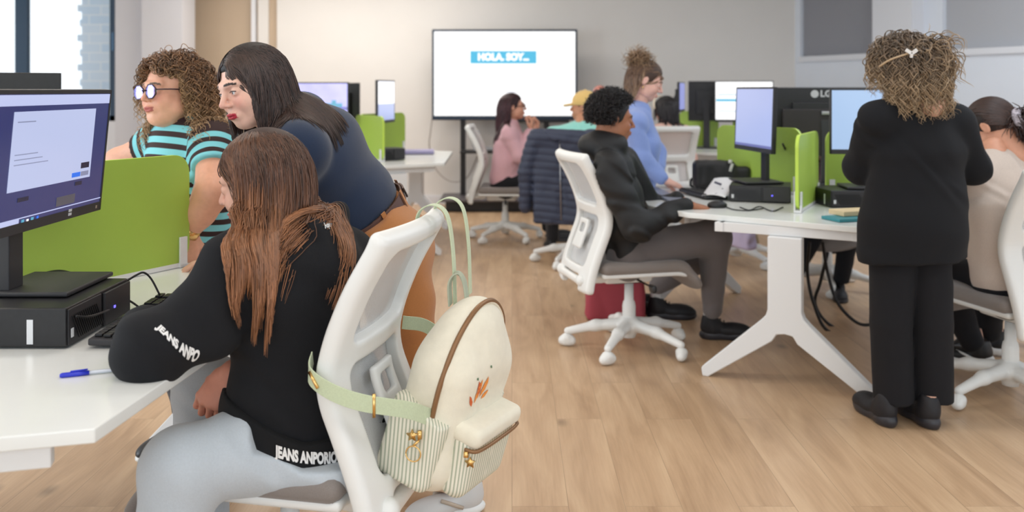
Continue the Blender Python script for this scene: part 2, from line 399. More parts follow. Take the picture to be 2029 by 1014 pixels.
# ================================================================ the room
def struct(name, V, Fc, m, smooth=False):
    o = mk(name, V, Fc, m, None, smooth); o['kind'] = 'structure'; return o
def floor_mat():
    m = bpy.data.materials.new('oak_vinyl_planks'); m.use_nodes = True; nt = m.node_tree; N = nt.nodes; L = nt.links
    b = N['Principled BSDF']; b.inputs['Roughness'].default_value = 0.36
    tc = N.new('ShaderNodeTexCoord')
    mp = N.new('ShaderNodeMapping'); mp.inputs['Rotation'].default_value = (0, 0, math.pi / 2); L.new(tc.outputs['Object'], mp.inputs[0])
    br = N.new('ShaderNodeTexBrick'); br.offset = 0.37; br.inputs['Scale'].default_value = 1.0
    br.inputs['Brick Width'].default_value = 1.22; br.inputs['Row Height'].default_value = 0.18
    br.inputs['Mortar Size'].default_value = 0.0012; br.inputs['Mortar Smooth'].default_value = 0.2
    br.inputs['Color1'].default_value = (0, 0, 0, 1); br.inputs['Color2'].default_value = (1, 1, 1, 1); br.inputs['Mortar'].default_value = (0.5, 0.5, 0.5, 1)
    L.new(mp.outputs[0], br.inputs['Vector'])
    # grain: stretched noise shifted per plank
    sh = N.new('ShaderNodeVectorMath'); sh.operation = 'MULTIPLY_ADD'; sh.inputs[1].default_value = (7, 13, 5)
    L.new(br.outputs['Color'], sh.inputs[0]); L.new(tc.outputs['Object'], sh.inputs[2])
    st = N.new('ShaderNodeMapping'); st.inputs['Scale'].default_value = (5.0, 0.8, 1); L.new(sh.outputs[0], st.inputs[0])
    n1 = N.new('ShaderNodeTexNoise'); n1.inputs['Scale'].default_value = 1.6; n1.inputs['Detail'].default_value = 6; n1.inputs['Distortion'].default_value = 1.4
    L.new(st.outputs[0], n1.inputs['Vector'])
    st2 = N.new('ShaderNodeMapping'); st2.inputs['Scale'].default_value = (60.0, 2.5, 1); L.new(sh.outputs[0], st2.inputs[0])
    n2 = N.new('ShaderNodeTexNoise'); n2.inputs['Scale'].default_value = 2.0; n2.inputs['Detail'].default_value = 4; L.new(st2.outputs[0], n2.inputs['Vector'])
    ad = N.new('ShaderNodeMath'); ad.operation = 'MULTIPLY_ADD'; ad.inputs[1].default_value = 0.35; L.new(n2.outputs['Fac'], ad.inputs[0]); L.new(n1.outputs['Fac'], ad.inputs[2])
    ad2 = N.new('ShaderNodeMath'); ad2.operation = 'MULTIPLY_ADD'; ad2.inputs[1].default_value = 0.13; L.new(br.outputs['Color'], ad2.inputs[0]); L.new(ad.outputs[0], ad2.inputs[2])
    cr = N.new('ShaderNodeValToRGB'); e = cr.color_ramp.elements
    e[0].position = 0.36; e[0].color = (*s2l(166, 134, 105), 1); e[1].position = 1.0; e[1].color = (*s2l(212, 182, 148), 1)
    x = cr.color_ramp.elements.new(0.60); x.color = (*s2l(186, 154, 122), 1)
    x = cr.color_ramp.elements.new(0.76); x.color = (*s2l(198, 166, 133), 1)
    L.new(ad2.outputs[0], cr.inputs[0])
    # knots
    vo = N.new('ShaderNodeTexVoronoi'); vo.inputs['Scale'].default_value = 1.0
    st3 = N.new('ShaderNodeMapping'); st3.inputs['Scale'].default_value = (2.6, 1.5, 1); L.new(sh.outputs[0], st3.inputs[0]); L.new(st3.outputs[0], vo.inputs['Vector'])
    kr = N.new('ShaderNodeMapRange'); kr.inputs[1].default_value = 0.02; kr.inputs[2].default_value = 0.09; kr.inputs[3].default_value = 0.6; kr.inputs[4].default_value = 1.0
    L.new(vo.outputs['Distance'], kr.inputs[0])
    sc = N.new('ShaderNodeVectorMath'); sc.operation = 'SCALE'; L.new(cr.outputs[0], sc.inputs[0]); L.new(kr.outputs[0], sc.inputs['Scale'])
    mo = N.new('ShaderNodeMapRange'); mo.inputs[3].default_value = 1.0; mo.inputs[4].default_value = 0.72; L.new(br.outputs['Fac'], mo.inputs[0])
    sc2 = N.new('ShaderNodeVectorMath'); sc2.operation = 'SCALE'; L.new(sc.outputs[0], sc2.inputs[0]); L.new(mo.outputs[0], sc2.inputs['Scale'])
    L.new(sc2.outputs[0], b.inputs['Base Color'])
    bp = N.new('ShaderNodeBump'); bp.inputs['Strength'].default_value = 0.08; bp.inputs['Distance'].default_value = 0.003
    L.new(ad.outputs[0], bp.inputs['Height']); L.new(bp.outputs[0], b.inputs['Normal']); return m
WALL_M = mat('warm_white_paint', s2l(222, 219, 216), 0.8, noise=0.015, nscale=3)
WALLG_M = mat('cool_grey_paint', s2l(222, 228, 238), 0.8, noise=0.015, nscale=3)
CREAM_M = mat('beige_paint', s2l(190, 170, 148), 0.8, noise=0.015, nscale=3)
COLW_M = mat('white_paint', s2l(222, 224, 230), 0.75)
BLIND_M = mat('grey_blind_fabric', s2l(146, 147, 154), 0.9, noise=0.03, nscale=300)
FRAME_M = mat('anthracite_window_frame', s2l(50, 74, 98), 0.4)
CEIL_M = mat('ceiling_paint', (0.8, 0.8, 0.78), 0.9)

struct('floor', *box(-0.3, 4.2, -0.05, 12.0, 14.4, 0.1), floor_mat())
struct('ceiling', *box(-0.3, 4.2, 2.95, 12.0, 14.4, 0.1), CEIL_M)
WY = 10.55
struct('wall_back', *box(0.42, WY + 0.1, 1.45, 6.3, 0.2, 2.9), WALL_M)      # x from -2.73 to 3.57
struct('wall_back_recess', *box(-3.5, WY + 0.10, 1.45, 1.6, 0.1, 2.9), CREAM_M)
# door edge strips left of the back wall
struct('trim_1', *box(P(503, 0, WY)[0], WY + 0.02, 1.45, 0.045, 0.10, 2.9), COLW_M)
struct('trim_2', *box(P(521, 0, WY)[0], WY + 0.06, 1.45, 0.12, 0.10, 2.9), WALL_M)
struct('baseboard_back', *box(0.42, WY - 0.008, 0.05, 6.3, 0.016, 0.10), COLW_M)
# window wall at the left, 6.5 m off, with the pier beside it
WZ = 10.0; XR = P(228, 0, WZ)[0]; SILL = 1.325 - (240 - HOR) / F_PX * WZ
XPL = P(288, 0, WZ)[0]; XPR = P(361, 0, WZ - .1)[0]
struct('wall_left_front', *join(box((-6.2 + XR) / 2, WZ + 0.15, SILL / 2, XR + 6.2, 0.3, SILL),
                               box((-6.2 + XR) / 2, WZ + 0.15, 2.8, XR + 6.2, 0.3, 0.2)), COLW_M)
struct('wall_left_pier', *join(box((XR + XPL) / 2, WZ + 0.15, 1.45, XPL - XR, 0.3, 2.9),
                              box((XPL + XPR) / 2, WZ + 0.10, 1.45, XPR - XPL, 0.40, 2.9)), mat('pier_paint', s2l(214, 214, 220), 0.75))
fr = []
x0, x1 = P(25, 0, WZ)[0], P(49, 0, WZ)[0]
fr.append(box((x0 + x1) / 2, WZ + 0.08, (SILL + 2.7) / 2, x1 - x0, 0.07, 2.7 - SILL))
x2 = P(214, 0, WZ)[0]; fr.append(box((x2 + XR) / 2, WZ + 0.08, (SILL + 2.7) / 2, XR - x2, 0.07, 2.7 - SILL))
fr.append(box((-6.2 + XR) / 2, WZ + 0.08, SILL + 0.03, XR + 6.2, 0.07, 0.06))
fr.append(box((-6.2 + XR) / 2, WZ + 0.08, 2.67, XR + 6.2, 0.07, 0.06))
struct('window_1', *join(*fr), FRAME_M)
wl = mk('window_handle', *join(box(P(221, 0, WZ)[0], WZ + 0.035, 1.325 + 96 / F_PX * WZ, 0.022, 0.02, 0.20)), mat('window_handle_blue_grey', s2l(86, 128, 168), 0.35), bpy.data.objects['window_1'], smooth=False, bevel=0.004)
struct('trim_5', *join(box(P(211.5, 0, WZ)[0], WZ + 0.10, (SILL + 2.7) / 2, 0.016, 0.03, 2.7 - SILL), box(P(23, 0, WZ)[0], WZ + 0.10, (SILL + 2.7) / 2, 0.016, 0.03, 2.7 - SILL)), mat('pale_window_bead', s2l(196, 226, 238), 0.4))
def glass_mat():
    m = bpy.data.materials.new('window_glass'); m.use_nodes = True; nt = m.node_tree; N = nt.nodes; L = nt.links
    N.remove(N['Principled BSDF']); t = N.new('ShaderNodeBsdfTransparent'); g = N.new('ShaderNodeBsdfGlossy'); g.inputs['Roughness'].default_value = 0.02
    f = N.new('ShaderNodeFresnel'); f.inputs[0].default_value = 1.4; mx = N.new('ShaderNodeMixShader')
    L.new(f.outputs[0], mx.inputs[0]); L.new(t.outputs[0], mx.inputs[1]); L.new(g.outputs[0], mx.inputs[2]); L.new(mx.outputs[0], N['Material Output'].inputs[0]); return m
GLASS = glass_mat()
gp = mk('window_pane', *box((-6.2 + XR) / 2, WZ + 0.08, (SILL + 2.7) / 2, XR + 6.2, 0.006, 2.6 - SILL), GLASS, bpy.data.objects['window_1'], smooth=False)
# side walls (the left one has its own windows, out of frame)
struct('wall_left', *join(box(-6.15, 4.2, 0.45, 0.1, 14.4, 0.9), box(-6.15, 4.2, 2.75, 0.1, 14.4, 0.4), box(-6.15, 7.5, 1.7, 0.1, 2.2, 1.8)), COLW_M)
# right wall, running towards the camera at an angle
A0 = np.array([3.30, 10.52]); dr = np.array([math.sin(math.radians(157)), math.cos(math.radians(157))]); nr = np.array([dr[1], -dr[0]])  # nr points into the room
if nr[0] > 0: nr = -nr
def rw(s, z, o=0.0): q = A0 + dr * s + nr * o; return [q[0], q[1], z]
def rwx(px):   # distance along the right wall seen at image column px
    k = (px - 1014.5) / F_PX; return (A0[0] - k * A0[1]) / (k * dr[1] - dr[0])
def rwbox(s0, s1, z0, z1, o0, o1):
    v = [rw(s0, z0, o0), rw(s1, z0, o0), rw(s1, z0, o1), rw(s0, z0, o1), rw(s0, z1, o0), rw(s1, z1, o0), rw(s1, z1, o1), rw(s0, z1, o1)]
    return np.array(v), [[3, 2, 1, 0], [4, 5, 6, 7], [0, 1, 5, 4], [1, 2, 6, 5], [2, 3, 7, 6], [3, 0, 4, 7]]
sA, sB = rwx(1586), rwx(1752); sC = rwx(1868); SZ = 1.70
struct('wall_right', *join(rwbox(-0.3, sA, 0, 2.9, 0, -0.3), rwbox(sA, 12.0, 0, SZ, 0, -0.3), rwbox(sA, 12, 2.7, 2.9, 0, -0.3), rwbox(sB, sC, SZ, 2.7, 0, -0.3)), WALLG_M)
struct('wall_right_column', *rwbox(sB + 0.0, sC - 0.22, 0, 2.9, 0.16, 0), COLW_M)
for i, (a, b) in enumerate(((sA, sB), (sC, 12.0))):
    o = struct('window_%d' % (i + 2), *rwbox(a, b, SZ, 2.7, -0.20, -0.24), FRAME_M)
    bl = mk('roller_blind', *rwbox(a + 0.0, b, SZ + 0.012, 2.7, -0.045, -0.05), BLIND_M if i == 0 else mat('light_grey_blind_fabric', s2l(176, 178, 184), 0.9), o, smooth=False)
    struct('trim_%d' % (i + 3), *rwbox(a - 0.0, b + 0.0, SZ - 0.055, SZ + 0.006, 0.03, -0.2), COLW_M)
# outside the left window: the brick corner of the next building
def brick_mat():
    m = bpy.data.materials.new('pale_outside_brick'); m.use_nodes = True; nt = m.node_tree; N = nt.nodes; L = nt.links; b = N['Principled BSDF']
    tc = N.new('ShaderNodeTexCoord'); mp = N.new('ShaderNodeMapping'); mp.inputs['Rotation'].default_value = (math.pi / 2, 0, 0); L.new(tc.outputs['Object'], mp.inputs[0])
    br = N.new('ShaderNodeTexBrick'); br.inputs['Scale'].default_value = 1; br.inputs['Brick Width'].default_value = 0.30; br.inputs['Row Height'].default_value = 0.12; br.inputs['Mortar Size'].default_value = 0.008
    br.inputs['Color1'].default_value = (0.62, 0.74, 0.86, 1); br.inputs['Color2'].default_value = (0.72, 0.80, 0.88, 1); br.inputs['Mortar'].default_value = (0.85, 0.88, 0.90, 1)
    L.new(mp.outputs[0], br.inputs['Vector']); L.new(br.outputs[0], b.inputs['Base Color']); b.inputs['Roughness'].default_value = 0.9; return m
bx0 = P(162, 0, 11.6)[0]; V, Fc = box((bx0 - 3.0) / 2, 11.7, 1.9, -3.0 - bx0, 0.2, 4.2)
parts_ = [(V, Fc)]
for k in range(20): parts_.append(box(bx0 - (0.03 if k % 2 else 0.0), 11.71, -0.1 + 0.19 * k, 0.07, 0.19, 0.088))
bo = struct('wall_outside', *join(*parts_), brick_mat())

# ================================================================ desks: three-armed pods
def pod(V, base, poly, text, group='white three-armed desk pods', legs=(0, 1, 2), beams=(0, 1, 2)):
    t = thing('desk', text, 'desk', (V[0], V[1], 0), group=group)
    Pz = 0.74
    mk('tabletop', *prism([(p[0] - V[0], p[1] - V[1]) for p in poly], Pz - 0.026, Pz), DESK_M, t, smooth=False, bevel=0.003)
    for i in range(3):
        d = az(base + 120 * i); s = az(base + 120 * i + 90)
        # steel beam frame under the top
        if i not in beams: continue
        bm = []
        for sd in (-1, 1):
            c = d * 0.55 + s * sd * 0.30; bm.append(box(c[0], c[1], Pz - 0.048, 0.04, 0.86, 0.042, rotz(-math.radians(base + 120 * i))))
        c = d * 0.955; bm.append(box(c[0], c[1], Pz - 0.048, 0.60, 0.04, 0.042, rotz(-math.radians(base + 120 * i))))
        mk('frame_beam', *join(*bm), WHITE_MET, t, smooth=False, bevel=0.002)
        if i in legs:
            # flat column that forks into two splayed feet
            w, h = 0.075, Pz - 0.07
            prof = [(-w, h), (-w, .34), (-w - .008, .315), (-w - .03, .29), (-.37, .048), (-.378, .036), (-.372, .0), (-.345, .0), (-w + .02, .20), (-.035, .232), (0, .238),
                    (.035, .232), (w - .02, .20), (.345, 0), (.372, 0), (.378, .036), (.37, .048), (w + .03, .29), (w + .008, .315), (w, .34), (w, h)]
            mk('leg', *prism_uvw(prof, 0.055, d * 0.975, s, (0, 0, 1)), WHITE_MET, t, smooth=False, bevel=0.006)
    return t
def panel(V, a, r0, r1, text, z1=1.11, group='green desk divider panels', m=GREEN, em=GREEN_EDGE):
    d = az(a); w = r1 - r0; c = (r0 + r1) / 2; s = az(a + 90)
    t = thing('desk_divider', text, 'divider panel', (V[0] + d[0] * c, V[1] + d[1] * c, 0.741), group=group)
    H = z1 - 0.755
    rr = rrect(w, H, 0.06)
    o = mk('panel', *prism_uvw(rr, 0.018, (0, 0, H / 2 + 0.014), d, (0, 0, 1)), m, t, smooth=False)
    # lighter edge band round the board
    e = rrect(w, H, 0.06, 8); e.append(e[0]); pth = [np.array(d) * p[0] + np.array([0, 0, p[1] + H / 2 + 0.014]) for p in e]
    mk('edge_band', *prism_uvw([(p[0] * 1.004, p[1] * 1.006) for p in rrect(w, H, 0.06, 8)], 0.014, (0, 0, H / 2 + 0.014), d, (0, 0, 1)), em, t, smooth=False)
    for q in (-w / 2 + 0.03, w / 2 - 0.03):
        v = d * q
        mk('clamp', *join(box(v[0] + s[0] * .014, v[1] + s[1] * .014, 0.05, .03, .008, .10, rotz(-math.radians(a - 90))),
                          box(v[0] - s[0] * .014, v[1] - s[1] * .014, 0.05, .03, .008, .10, rotz(-math.radians(a - 90))),
                          box(v[0], v[1], 0.006, .032, .036, .012, rotz(-math.radians(a - 90)))), WHITE_MET, t, smooth=False, bevel=0.002)
    mk('rail', *box(0, 0, 0.008, w - .08, .022, .014, rotz(-math.radians(a - 90))), WHITE_MET, t, smooth=False)
    return t
def std_poly(V, base, r=1.02, hw=0.39, cut=0.0):
    out = []
    for i in range(3):
        d = az(base + 120 * i)[:2]; s = az(base + 120 * i + 90)[:2]
        out += [V + d * r - s * hw, V + d * r + s * hw]
    return out
VL = np.array([-1.47, 2.33]); VR = np.array([1.68, 4.92]); VF = np.array([-1.40, 7.95]); VB = np.array([2.17, 9.2])
def xy(px, py, Z=0.74): q = ON(px, py, Z); return (q[0], q[1])
N1 = xy(188, 849); N0 = xy(0, 866)
dN = np.array(N1) - np.array(N0); dN /= np.linalg.norm(dN)
polyL = [N1, (-0.665, 2.2), (-0.66, 3.02), (-1.34, 3.40), (-1.72, 3.05), (-2.49, 2.71), (-2.49, 1.93), (-1.9, 1.5), tuple(np.array(N1) - dN * 0.80)]
podL = pod(VL, 29, polyL, 'white desk pod in the foreground under the big monitor and black computer', beams=(0, 2), legs=(0, 2))
e0 = xy(101, 893, .70); e1 = (e0[0] - dN[0] * .62, e0[1] - dN[1] * .62); pr_ = (-dN[1] * .03, dN[0] * .03)
mk('frame_beam', *prism([(e0[0] - VL[0], e0[1] - VL[1]), (e1[0] - VL[0], e1[1] - VL[1]), (e1[0] - VL[0] + pr_[0], e1[1] - VL[1] + pr_[1]), (e0[0] - VL[0] + pr_[0], e0[1] - VL[1] + pr_[1])], .670, .713), WHITE_MET, podL, smooth=False, bevel=.003)
mk('leg', *prism_uvw([(-.06, .67), (-.06, .30), (-.34, .05), (-.35, 0), (-.31, 0), (-.03, .22), (.03, .22), (.31, 0), (.35, 0), (.34, .05), (.06, .30), (.06, .67)], .05, ((e0[0] + e1[0]) / 2 - VL[0] - .25, (e0[1] + e1[1]) / 2 - VL[1] + .02, 0), (dN[0], dN[1], 0), (0, 0, 1)), WHITE_MET, podL, smooth=False, bevel=.004)
C1 = xy(1363, 421)
polyR = [C1, tuple(VR + az(208)[:2] * 1.03 + az(118)[:2] * .39), (2.71, 4.57), (2.69, 5.35), (1.52, 6.05), (0.90, 5.72), (0.74, 5.3), (0.69, 4.62), (0.74, 4.50)]
pod(VR, 208, polyR, 'white desk pod between the man in black and the woman in the black blazer')
pod(VF, 29, std_poly(VF, 29), 'white desk pod at the back left, in front of the pale wall')
pod(VB, 29, std_poly(VB, 29, .99), 'white desk pod at the back right, beyond the woman in blue')
VP_ = xy  # alias
# green divider panels
panel(VL, 29, .10, .80, 'large green divider panel right behind the nearest monitor')
panel(VR, 208, .17, .71, 'green divider panel seen edge-on on the right desk, bright edge towards the camera')
panel(VR, 328, .14, .78, 'wide green divider panel behind the portrait-looking lilac screen and the black handbag')
panel(VR, 88, .02, .70, 'green divider panel mostly hidden behind the woman in the black blazer')
panel(VF, 149, .10, .70, 'bright green divider panel facing the camera on the back-left desk')
panel(VF, 29, .10, .78, 'olive green divider panel behind the thin side-on screen on the back-left desk')
panel(VF, 269, .10, .70, 'green divider panel on the back-left desk, hidden behind the woman in navy')
panel(VB, 269, .08, .48, 'yellow-green divider panel on the back-right desk behind the woman with the headband')
panel(VB, 149, .10, .70, 'green divider panel of the back-right desk seen behind the bright screens')

# ================================================================ office chairs
def back_profile(w):
    """forward offset and height along the chair back, w = distance from its bottom"""
    zs = np.array([0.0, 0.08, 0.18, 0.32, 0.42, 0.55, 0.72]); ys = np.array([-.315, -.300, -.262, -.205, -.222, -.268, -.345]); hs = np.array([.335, .42, .53, .672, .765, .878, 1.010])
    return np.interp(w, zs, ys), np.interp(w, zs, hs)
def bend(V):
    """flat (x, out, up) -> bent chair back"""
    x, o, w = V[:, 0], V[:, 1], V[:, 2]; k = np.zeros(len(V))
    ws = w[:, None] + np.linspace(-.05, .05, 7)[None, :]
    y, z = back_profile(np.clip(ws, 0, .72)); y = y.mean(1); z = z.mean(1) + (w - np.clip(ws, 0, .72).mean(1))
    y2, z2 = back_profile(np.clip(w + .03, 0, .72)); y1, z1 = back_profile(np.clip(w - .03, 0, .72))
    t = np.stack([y2 - y1, z2 - z1], 1); t /= np.linalg.norm(t, axis=1)[:, None] + 1e-9
    nrm = np.stack([t[:, 1], -t[:, 0]], 1)     # forward-ish normal
    curve = 0.9 * x ** 2                          # edges wrap forward
    return np.stack([x, y + nrm[:, 0] * o + curve * 0.55, z + nrm[:, 1] * o], 1)
_chair = {}
def chair_meshes():
    h = 0.0055
    S = Soft(h)
    S.rbox((0, 0, .36), (.232, .022, .36), .018, k=.004)
    S.rbox((0, 0, .36), (.26, .05, .40), .09, k=.006, op='i')   # rounded outer corners
    S.rbox((0, 0, .545), (.166, .06, .128), .035, k=.012, op='s')
    S.rbox((0, 0, .235), (.150, .06, .125), .03, k=.012, op='s')
    S.rbox((0, 0, .035), (.13, .06, .040), .03, k=.012, op='s')
    V, Q = S.mesh(); _chair['frame'] = (bend(V), Q)
    def sheet(x, w0, w1, off):
        xs = np.linspace(-x, x, 13); ws = np.linspace(w0, w1, 15); G = np.array([[a, off, b] for b in ws for a in xs])
        Fc = [[j * 13 + i, j * 13 + i + 1, (j + 1) * 13 + i + 1, (j + 1) * 13 + i] for j in range(14) for i in range(12)]
        return bend(G), Fc
    _chair['mesh_up'] = sheet(.178, .41, .68, .008); _chair['mesh_low'] = sheet(.16, .105, .365, .008)
    S = Soft(.006); S.rbox((0, .022, .25), (.06, .010, .075), .010); S.rbox((0, .03, .27), (.035, .03, .022), .012, k=.006, op='s'); V, Q = S.mesh(); _chair['lumbar'] = (bend(V * [1, -1, 1]), Q[:, ::-1])
    S = Soft(.01); S.rbox((0, .01, .452), (.235, .235, .032), .03, k=.02); S.ell((0, -.03, .50), (.2, .2, .03), k=.02, op='s'); S.ell((0, .27, .43), (.25, .07, .05), k=.04)
    S.rbox((0, 0, .6), (.6, .6, .22), .1, k=.001, op='u') if False else None
    V, Q = S.mesh(); V[:, 2] -= 0.9 * np.maximum(V[:, 1] - .16, 0) ** 2 * 4; _chair['seat'] = (V, Q)
    S = Soft(.009); S.rbox((0, .0, .418), (.225, .225, .014), .012, k=.02); S.rbox((0, -.03, .385), (.085, .13, .035), .02, k=.03); S.cap((-.12, -.19, .39), (-.16, -.31, .40), .022, .02, k=.03); S.cap((.12, -.19, .39), (.16, -.31, .40), .022, .02, k=.03)
    S.cap((-.16, -.31, .39), (.16, -.31, .39), .02, .02, k=.03)
    V, Q = S.mesh(); V[:, 2] -= 0.9 * np.maximum(V[:, 1] - .16, 0) ** 2 * 3; _chair['shell'] = (V, Q)
    S = Soft(.008); S.rbox((0, -.02, .372), (.06, .09, .03), .015); S.cap((.05, .0, .375), (.25, .02, .365), .007); S.rbox((.265, .02, .36), (.03, .012, .02), .01); V, Q = S.mesh(); _chair['mech'] = (V, Q)
    _chair['column'] = lathe([(.034, .06), (.034, .22), (.030, .24), (.024, .25), (.022, .37)], 20)
    S = Soft(.007)
    S.cap((0, 0, .095), (0, 0, .145), .043, .034)
    for i in range(5):
        a = 2 * math.pi * i / 5; e = V3(math.sin(a), math.cos(a), 0)
        S.chain([e * .03 + V3(0, 0, .125), e * .17 + V3(0, 0, .112), e * .315 + V3(0, 0, .078)], [.034, .026, .019], k=.025)
    V, Q = S.mesh(); _chair['star'] = (V, Q)
    S = Soft(.005)
    for sx in (-1, 1): S.cap((sx * .010, 0, .029), (sx * .022, 0, .029), .0275, .024, k=.002)
    S.ell((0, 0, .045), (.030, .030, .022), k=.01); S.cap((0, 0, .04), (0, 0, .075), .010, k=.004); V, Q = S.mesh(); _chair['caster'] = (V, Q)
chair_meshes()
_first_chair = {}
def chair(text, c, a, spin=0.0, group='white mesh-back office chairs', coat=False):
    if 'root' in _first_chair:
        src = _first_chair['root']; t = src.copy(); COL.objects.link(t)
        for ch in _first_chair['kids']:
            k = ch.copy(); COL.objects.link(k); k.parent = t
            for g in children(ch):
                g2 = g.copy(); COL.objects.link(g2); g2.parent = k
    else:
        t = thing('office_chair', text, 'chair', (0, 0, 0), group=group)
        mk('back_frame', *_chair['frame'], WHITE, t); mk('back_mesh', *_chair['mesh_up'], MESHM, t); mk('back_mesh', *_chair['mesh_low'], MESHM, t)
        mk('lumbar_support', *_chair['lumbar'], WHITE, t); mk('seat_cushion', *_chair['seat'], GREYF, t); mk('seat_shell', *_chair['shell'], WHITE, t)
        mk('tilt_mechanism', *_chair['mech'], BLACKP, t); mk('column', *_chair['column'], WHITE, t)
        sb = mk('star_base', *_chair['star'], WHITE, t)
        for i in range(5):
            an = 2 * math.pi * i / 5; V = np.array(_chair['caster'][0]) @ rotz(-an + 0.5 * i).T + V3(math.sin(an) * .318, math.cos(an) * .318, 0)
            mk('caster', V, _chair['caster'][1], WHITE, sb)
        sc = []
        for x_ in (-.2, .2):
            for w_ in (.16, .33, .50, .66):
                q = bend(np.array([[x_, -.0175, w_]]))[0]; sc.append(lathe([(.0001, -.001), (.005, -.001), (.005, .001), (.0001, .001)], 8))
                v = sc[-1][0] @ rotx(math.pi / 2).T + q; sc[-1] = (v, sc[-1][1])
        [mk('screw', q_[0], q_[1], METAL, t) for q_ in sc]
        _first_chair['root'] = t; _first_chair['kids'] = children(t)
    t.location = (float(c[0]), float(c[1]), 0); t.rotation_euler = (0, 0, -math.radians(a)); t['label'] = text
    for ch in children(t):
        if ch.name.startswith('star_base'): ch.rotation_euler = (0, 0, math.radians(spin))
    return t
FC = np.array([-.545, 2.23]); FA = 282.0
ch_front = chair('white mesh-back office chair in the foreground with a backpack hung on it', FC, FA, 10)
ch_man = chair('white office chair under the young man in the black hooded coat', (0.60, 4.66), 76, 14)
ch_pink = chair('white office chair under the woman in the pink jumper in front of the television', (-0.06, 8.05), 93, 20)
ch_coat = chair('white office chair with a navy puffer jacket over its back', (0.49, 6.95), 14, 20)
ch_head = chair('white office chair seen from behind, under the woman with the hair band', (1.33, 8.05), 350, 0)
ch_beige = chair('white office chair at the right edge under the woman in the beige jumper', (2.14, 3.90), 345, 28)
ch_lg = chair('white office chair whose star base shows under the right desk behind the cables', (2.10, 6.05), 205, 12)
ch_lilac = chair('white office chair behind the desk leg with a lilac coat hanging from it', (1.72, 6.95), 265, 40)
ch_left = chair('white office chair by the left window with a black leather coat over it', (-2.55, 5.6), 250, 0)

# ================================================================ screens, computers, keyboards
def stripe_screen(name, base, est):
    return mat(name, tuple(c * .12 for c in base), 0.25, emit=base, estr=est * 1.05)
SCR_BLUE = stripe_screen('screen_navy', s2l(56, 60, 108), 0.9)
SCR_PALE = stripe_screen('screen_pale', s2l(190, 198, 236), 0.92)
SCR_LIL = stripe_screen('screen_lilac', s2l(170, 182, 226), 0.95)
SCR_SKY = stripe_screen('screen_pale_blue', s2l(168, 194, 228), 0.95)
SCR_WHITE = stripe_screen('screen_white', (1, 1, 1), 1.15)
SCR_GREY = stripe_screen('screen_text_grey', s2l(140, 146, 178), 0.8)
SCR_BTN = stripe_screen('screen_button_blue', s2l(40, 110, 225), 1.0)
SCR_DK = stripe_screen('screen_dark', s2l(38, 40, 66), 0.7)
SCR_CYAN = stripe_screen('screen_cyan', s2l(70, 178, 215), 1.0)
SCR_VIO = stripe_screen('screen_violet', s2l(112, 108, 190), 0.95)
SCR_TEAL = stripe_screen('screen_teal', s2l(90, 170, 200), 0.9)
def slab_(x0, x1, z0, z1, y):   # thin picture element standing on the screen
    return box((x0 + x1) / 2, y, (z0 + z1) / 2, x1 - x0, 0.0006, z1 - z0)
def monitor(text, c, a, zc, w=.54, h=.325, scr=SCR_LIL, tilt=0.0, arm=True, base=True, extras=None, zbase=.741, back_logo=False, group='flat computer monitors', hous=BLACKP, basez=None, post_dx=0.0):
    t = thing('monitor', text, 'monitor', (c[0], c[1], zbase), -math.radians(a), group=group)
    zc = zc - zbase; R = rotx(math.radians(tilt))
    def T(vf): return (np.asarray(vf[0]) @ R.T + V3(0, 0, zc), vf[1])
    mk('housing', *T(join(box(0, 0, 0, w, .022, h), box(0, -.025, -.01, w * .55, .035, h * .6))), hous, t, smooth=False, bevel=0.004)
    mk('bezel', *T(join(box(0, .0115, -h / 2 + .012, w, .005, .024), box(0, .0115, h / 2 - .005, w, .005, .010), box(-w / 2 + .004, .0115, 0, .008, .005, h), box(w / 2 - .004, .0115, 0, .008, .005, h))), DARKP, t, smooth=False)
    sc = mk('screen', *T(box(0, .0118, .007, w - .014, .001, h - .034)), scr, t, smooth=False)
    for k, (x0, x1, z0, z1, m, lift) in enumerate(extras or []):
        # x right-to-left as seen by the viewer of the screen: viewer sees +x on the left
        mk('screen_window' if (x1 - x0) > .1 else 'screen_mark', *T(slab_(-x1 * w / 2, -x0 * w / 2, z0 * h / 2, z1 * h / 2, .0126 + lift * .0005)), m, sc, smooth=False)
    mk('stand_post', *join(box(post_dx, -.055, zc / 2 + .01, .065, .025, zc + .0), box(post_dx, -.035, zc - .02, .10, .04, .10)), DARKP, t, smooth=False, bevel=.004)
    if base: mk('stand_foot', *box(0, .0, .006, .25, .21, .012), DARKP, t, smooth=False, bevel=.004)
    return t
MWIN = [(-1, 1, .78, .93, SCR_PALE, 1), (-.72, .70, -.40, .70, mat('screen_dialog', (.08, .08, .1), .25, emit=s2l(186, 196, 232), estr=.95), 1),
        (-.66, -.38, .55, .565, SCR_GREY, 2), (-.66, -.30, .10, .112, SCR_GREY, 2), (-.66, -.22, .03, .042, SCR_GREY, 2), (-.66, -.12, -.04, -.028, SCR_GREY, 2),
        (.50, .66, -.24, -.15, SCR_DK, 2), (.34, .50, -.36, -.29, SCR_BTN, 2), (.51, .66, -.36, -.29, SCR_GREY, 2),
        (-.98, .99, -.80, -.785, SCR_PALE, 1), (-.98, -.50, -.88, -.80, SCR_PALE, 1), (-.46, -.42, -.88, -.82, SCR_TEAL, 2), (-.38, -.35, -.87, -.83, SCR_WHITE, 2), (-.31, -.27, -.88, -.82, SCR_TEAL, 2), (-.22, -.19, -.88, -.82, SCR_BTN, 2),
        (-.55, -.38, -.56, -.50, SCR_DK, 1), (.42, .55, -.50, -.44, SCR_DK, 1), (.10, .44, -.76, -.62, mat('screen_olive', s2l(74, 74, 84), .3, emit=s2l(74, 74, 84), estr=.7), 1)]
PC_Z = .741 + .094
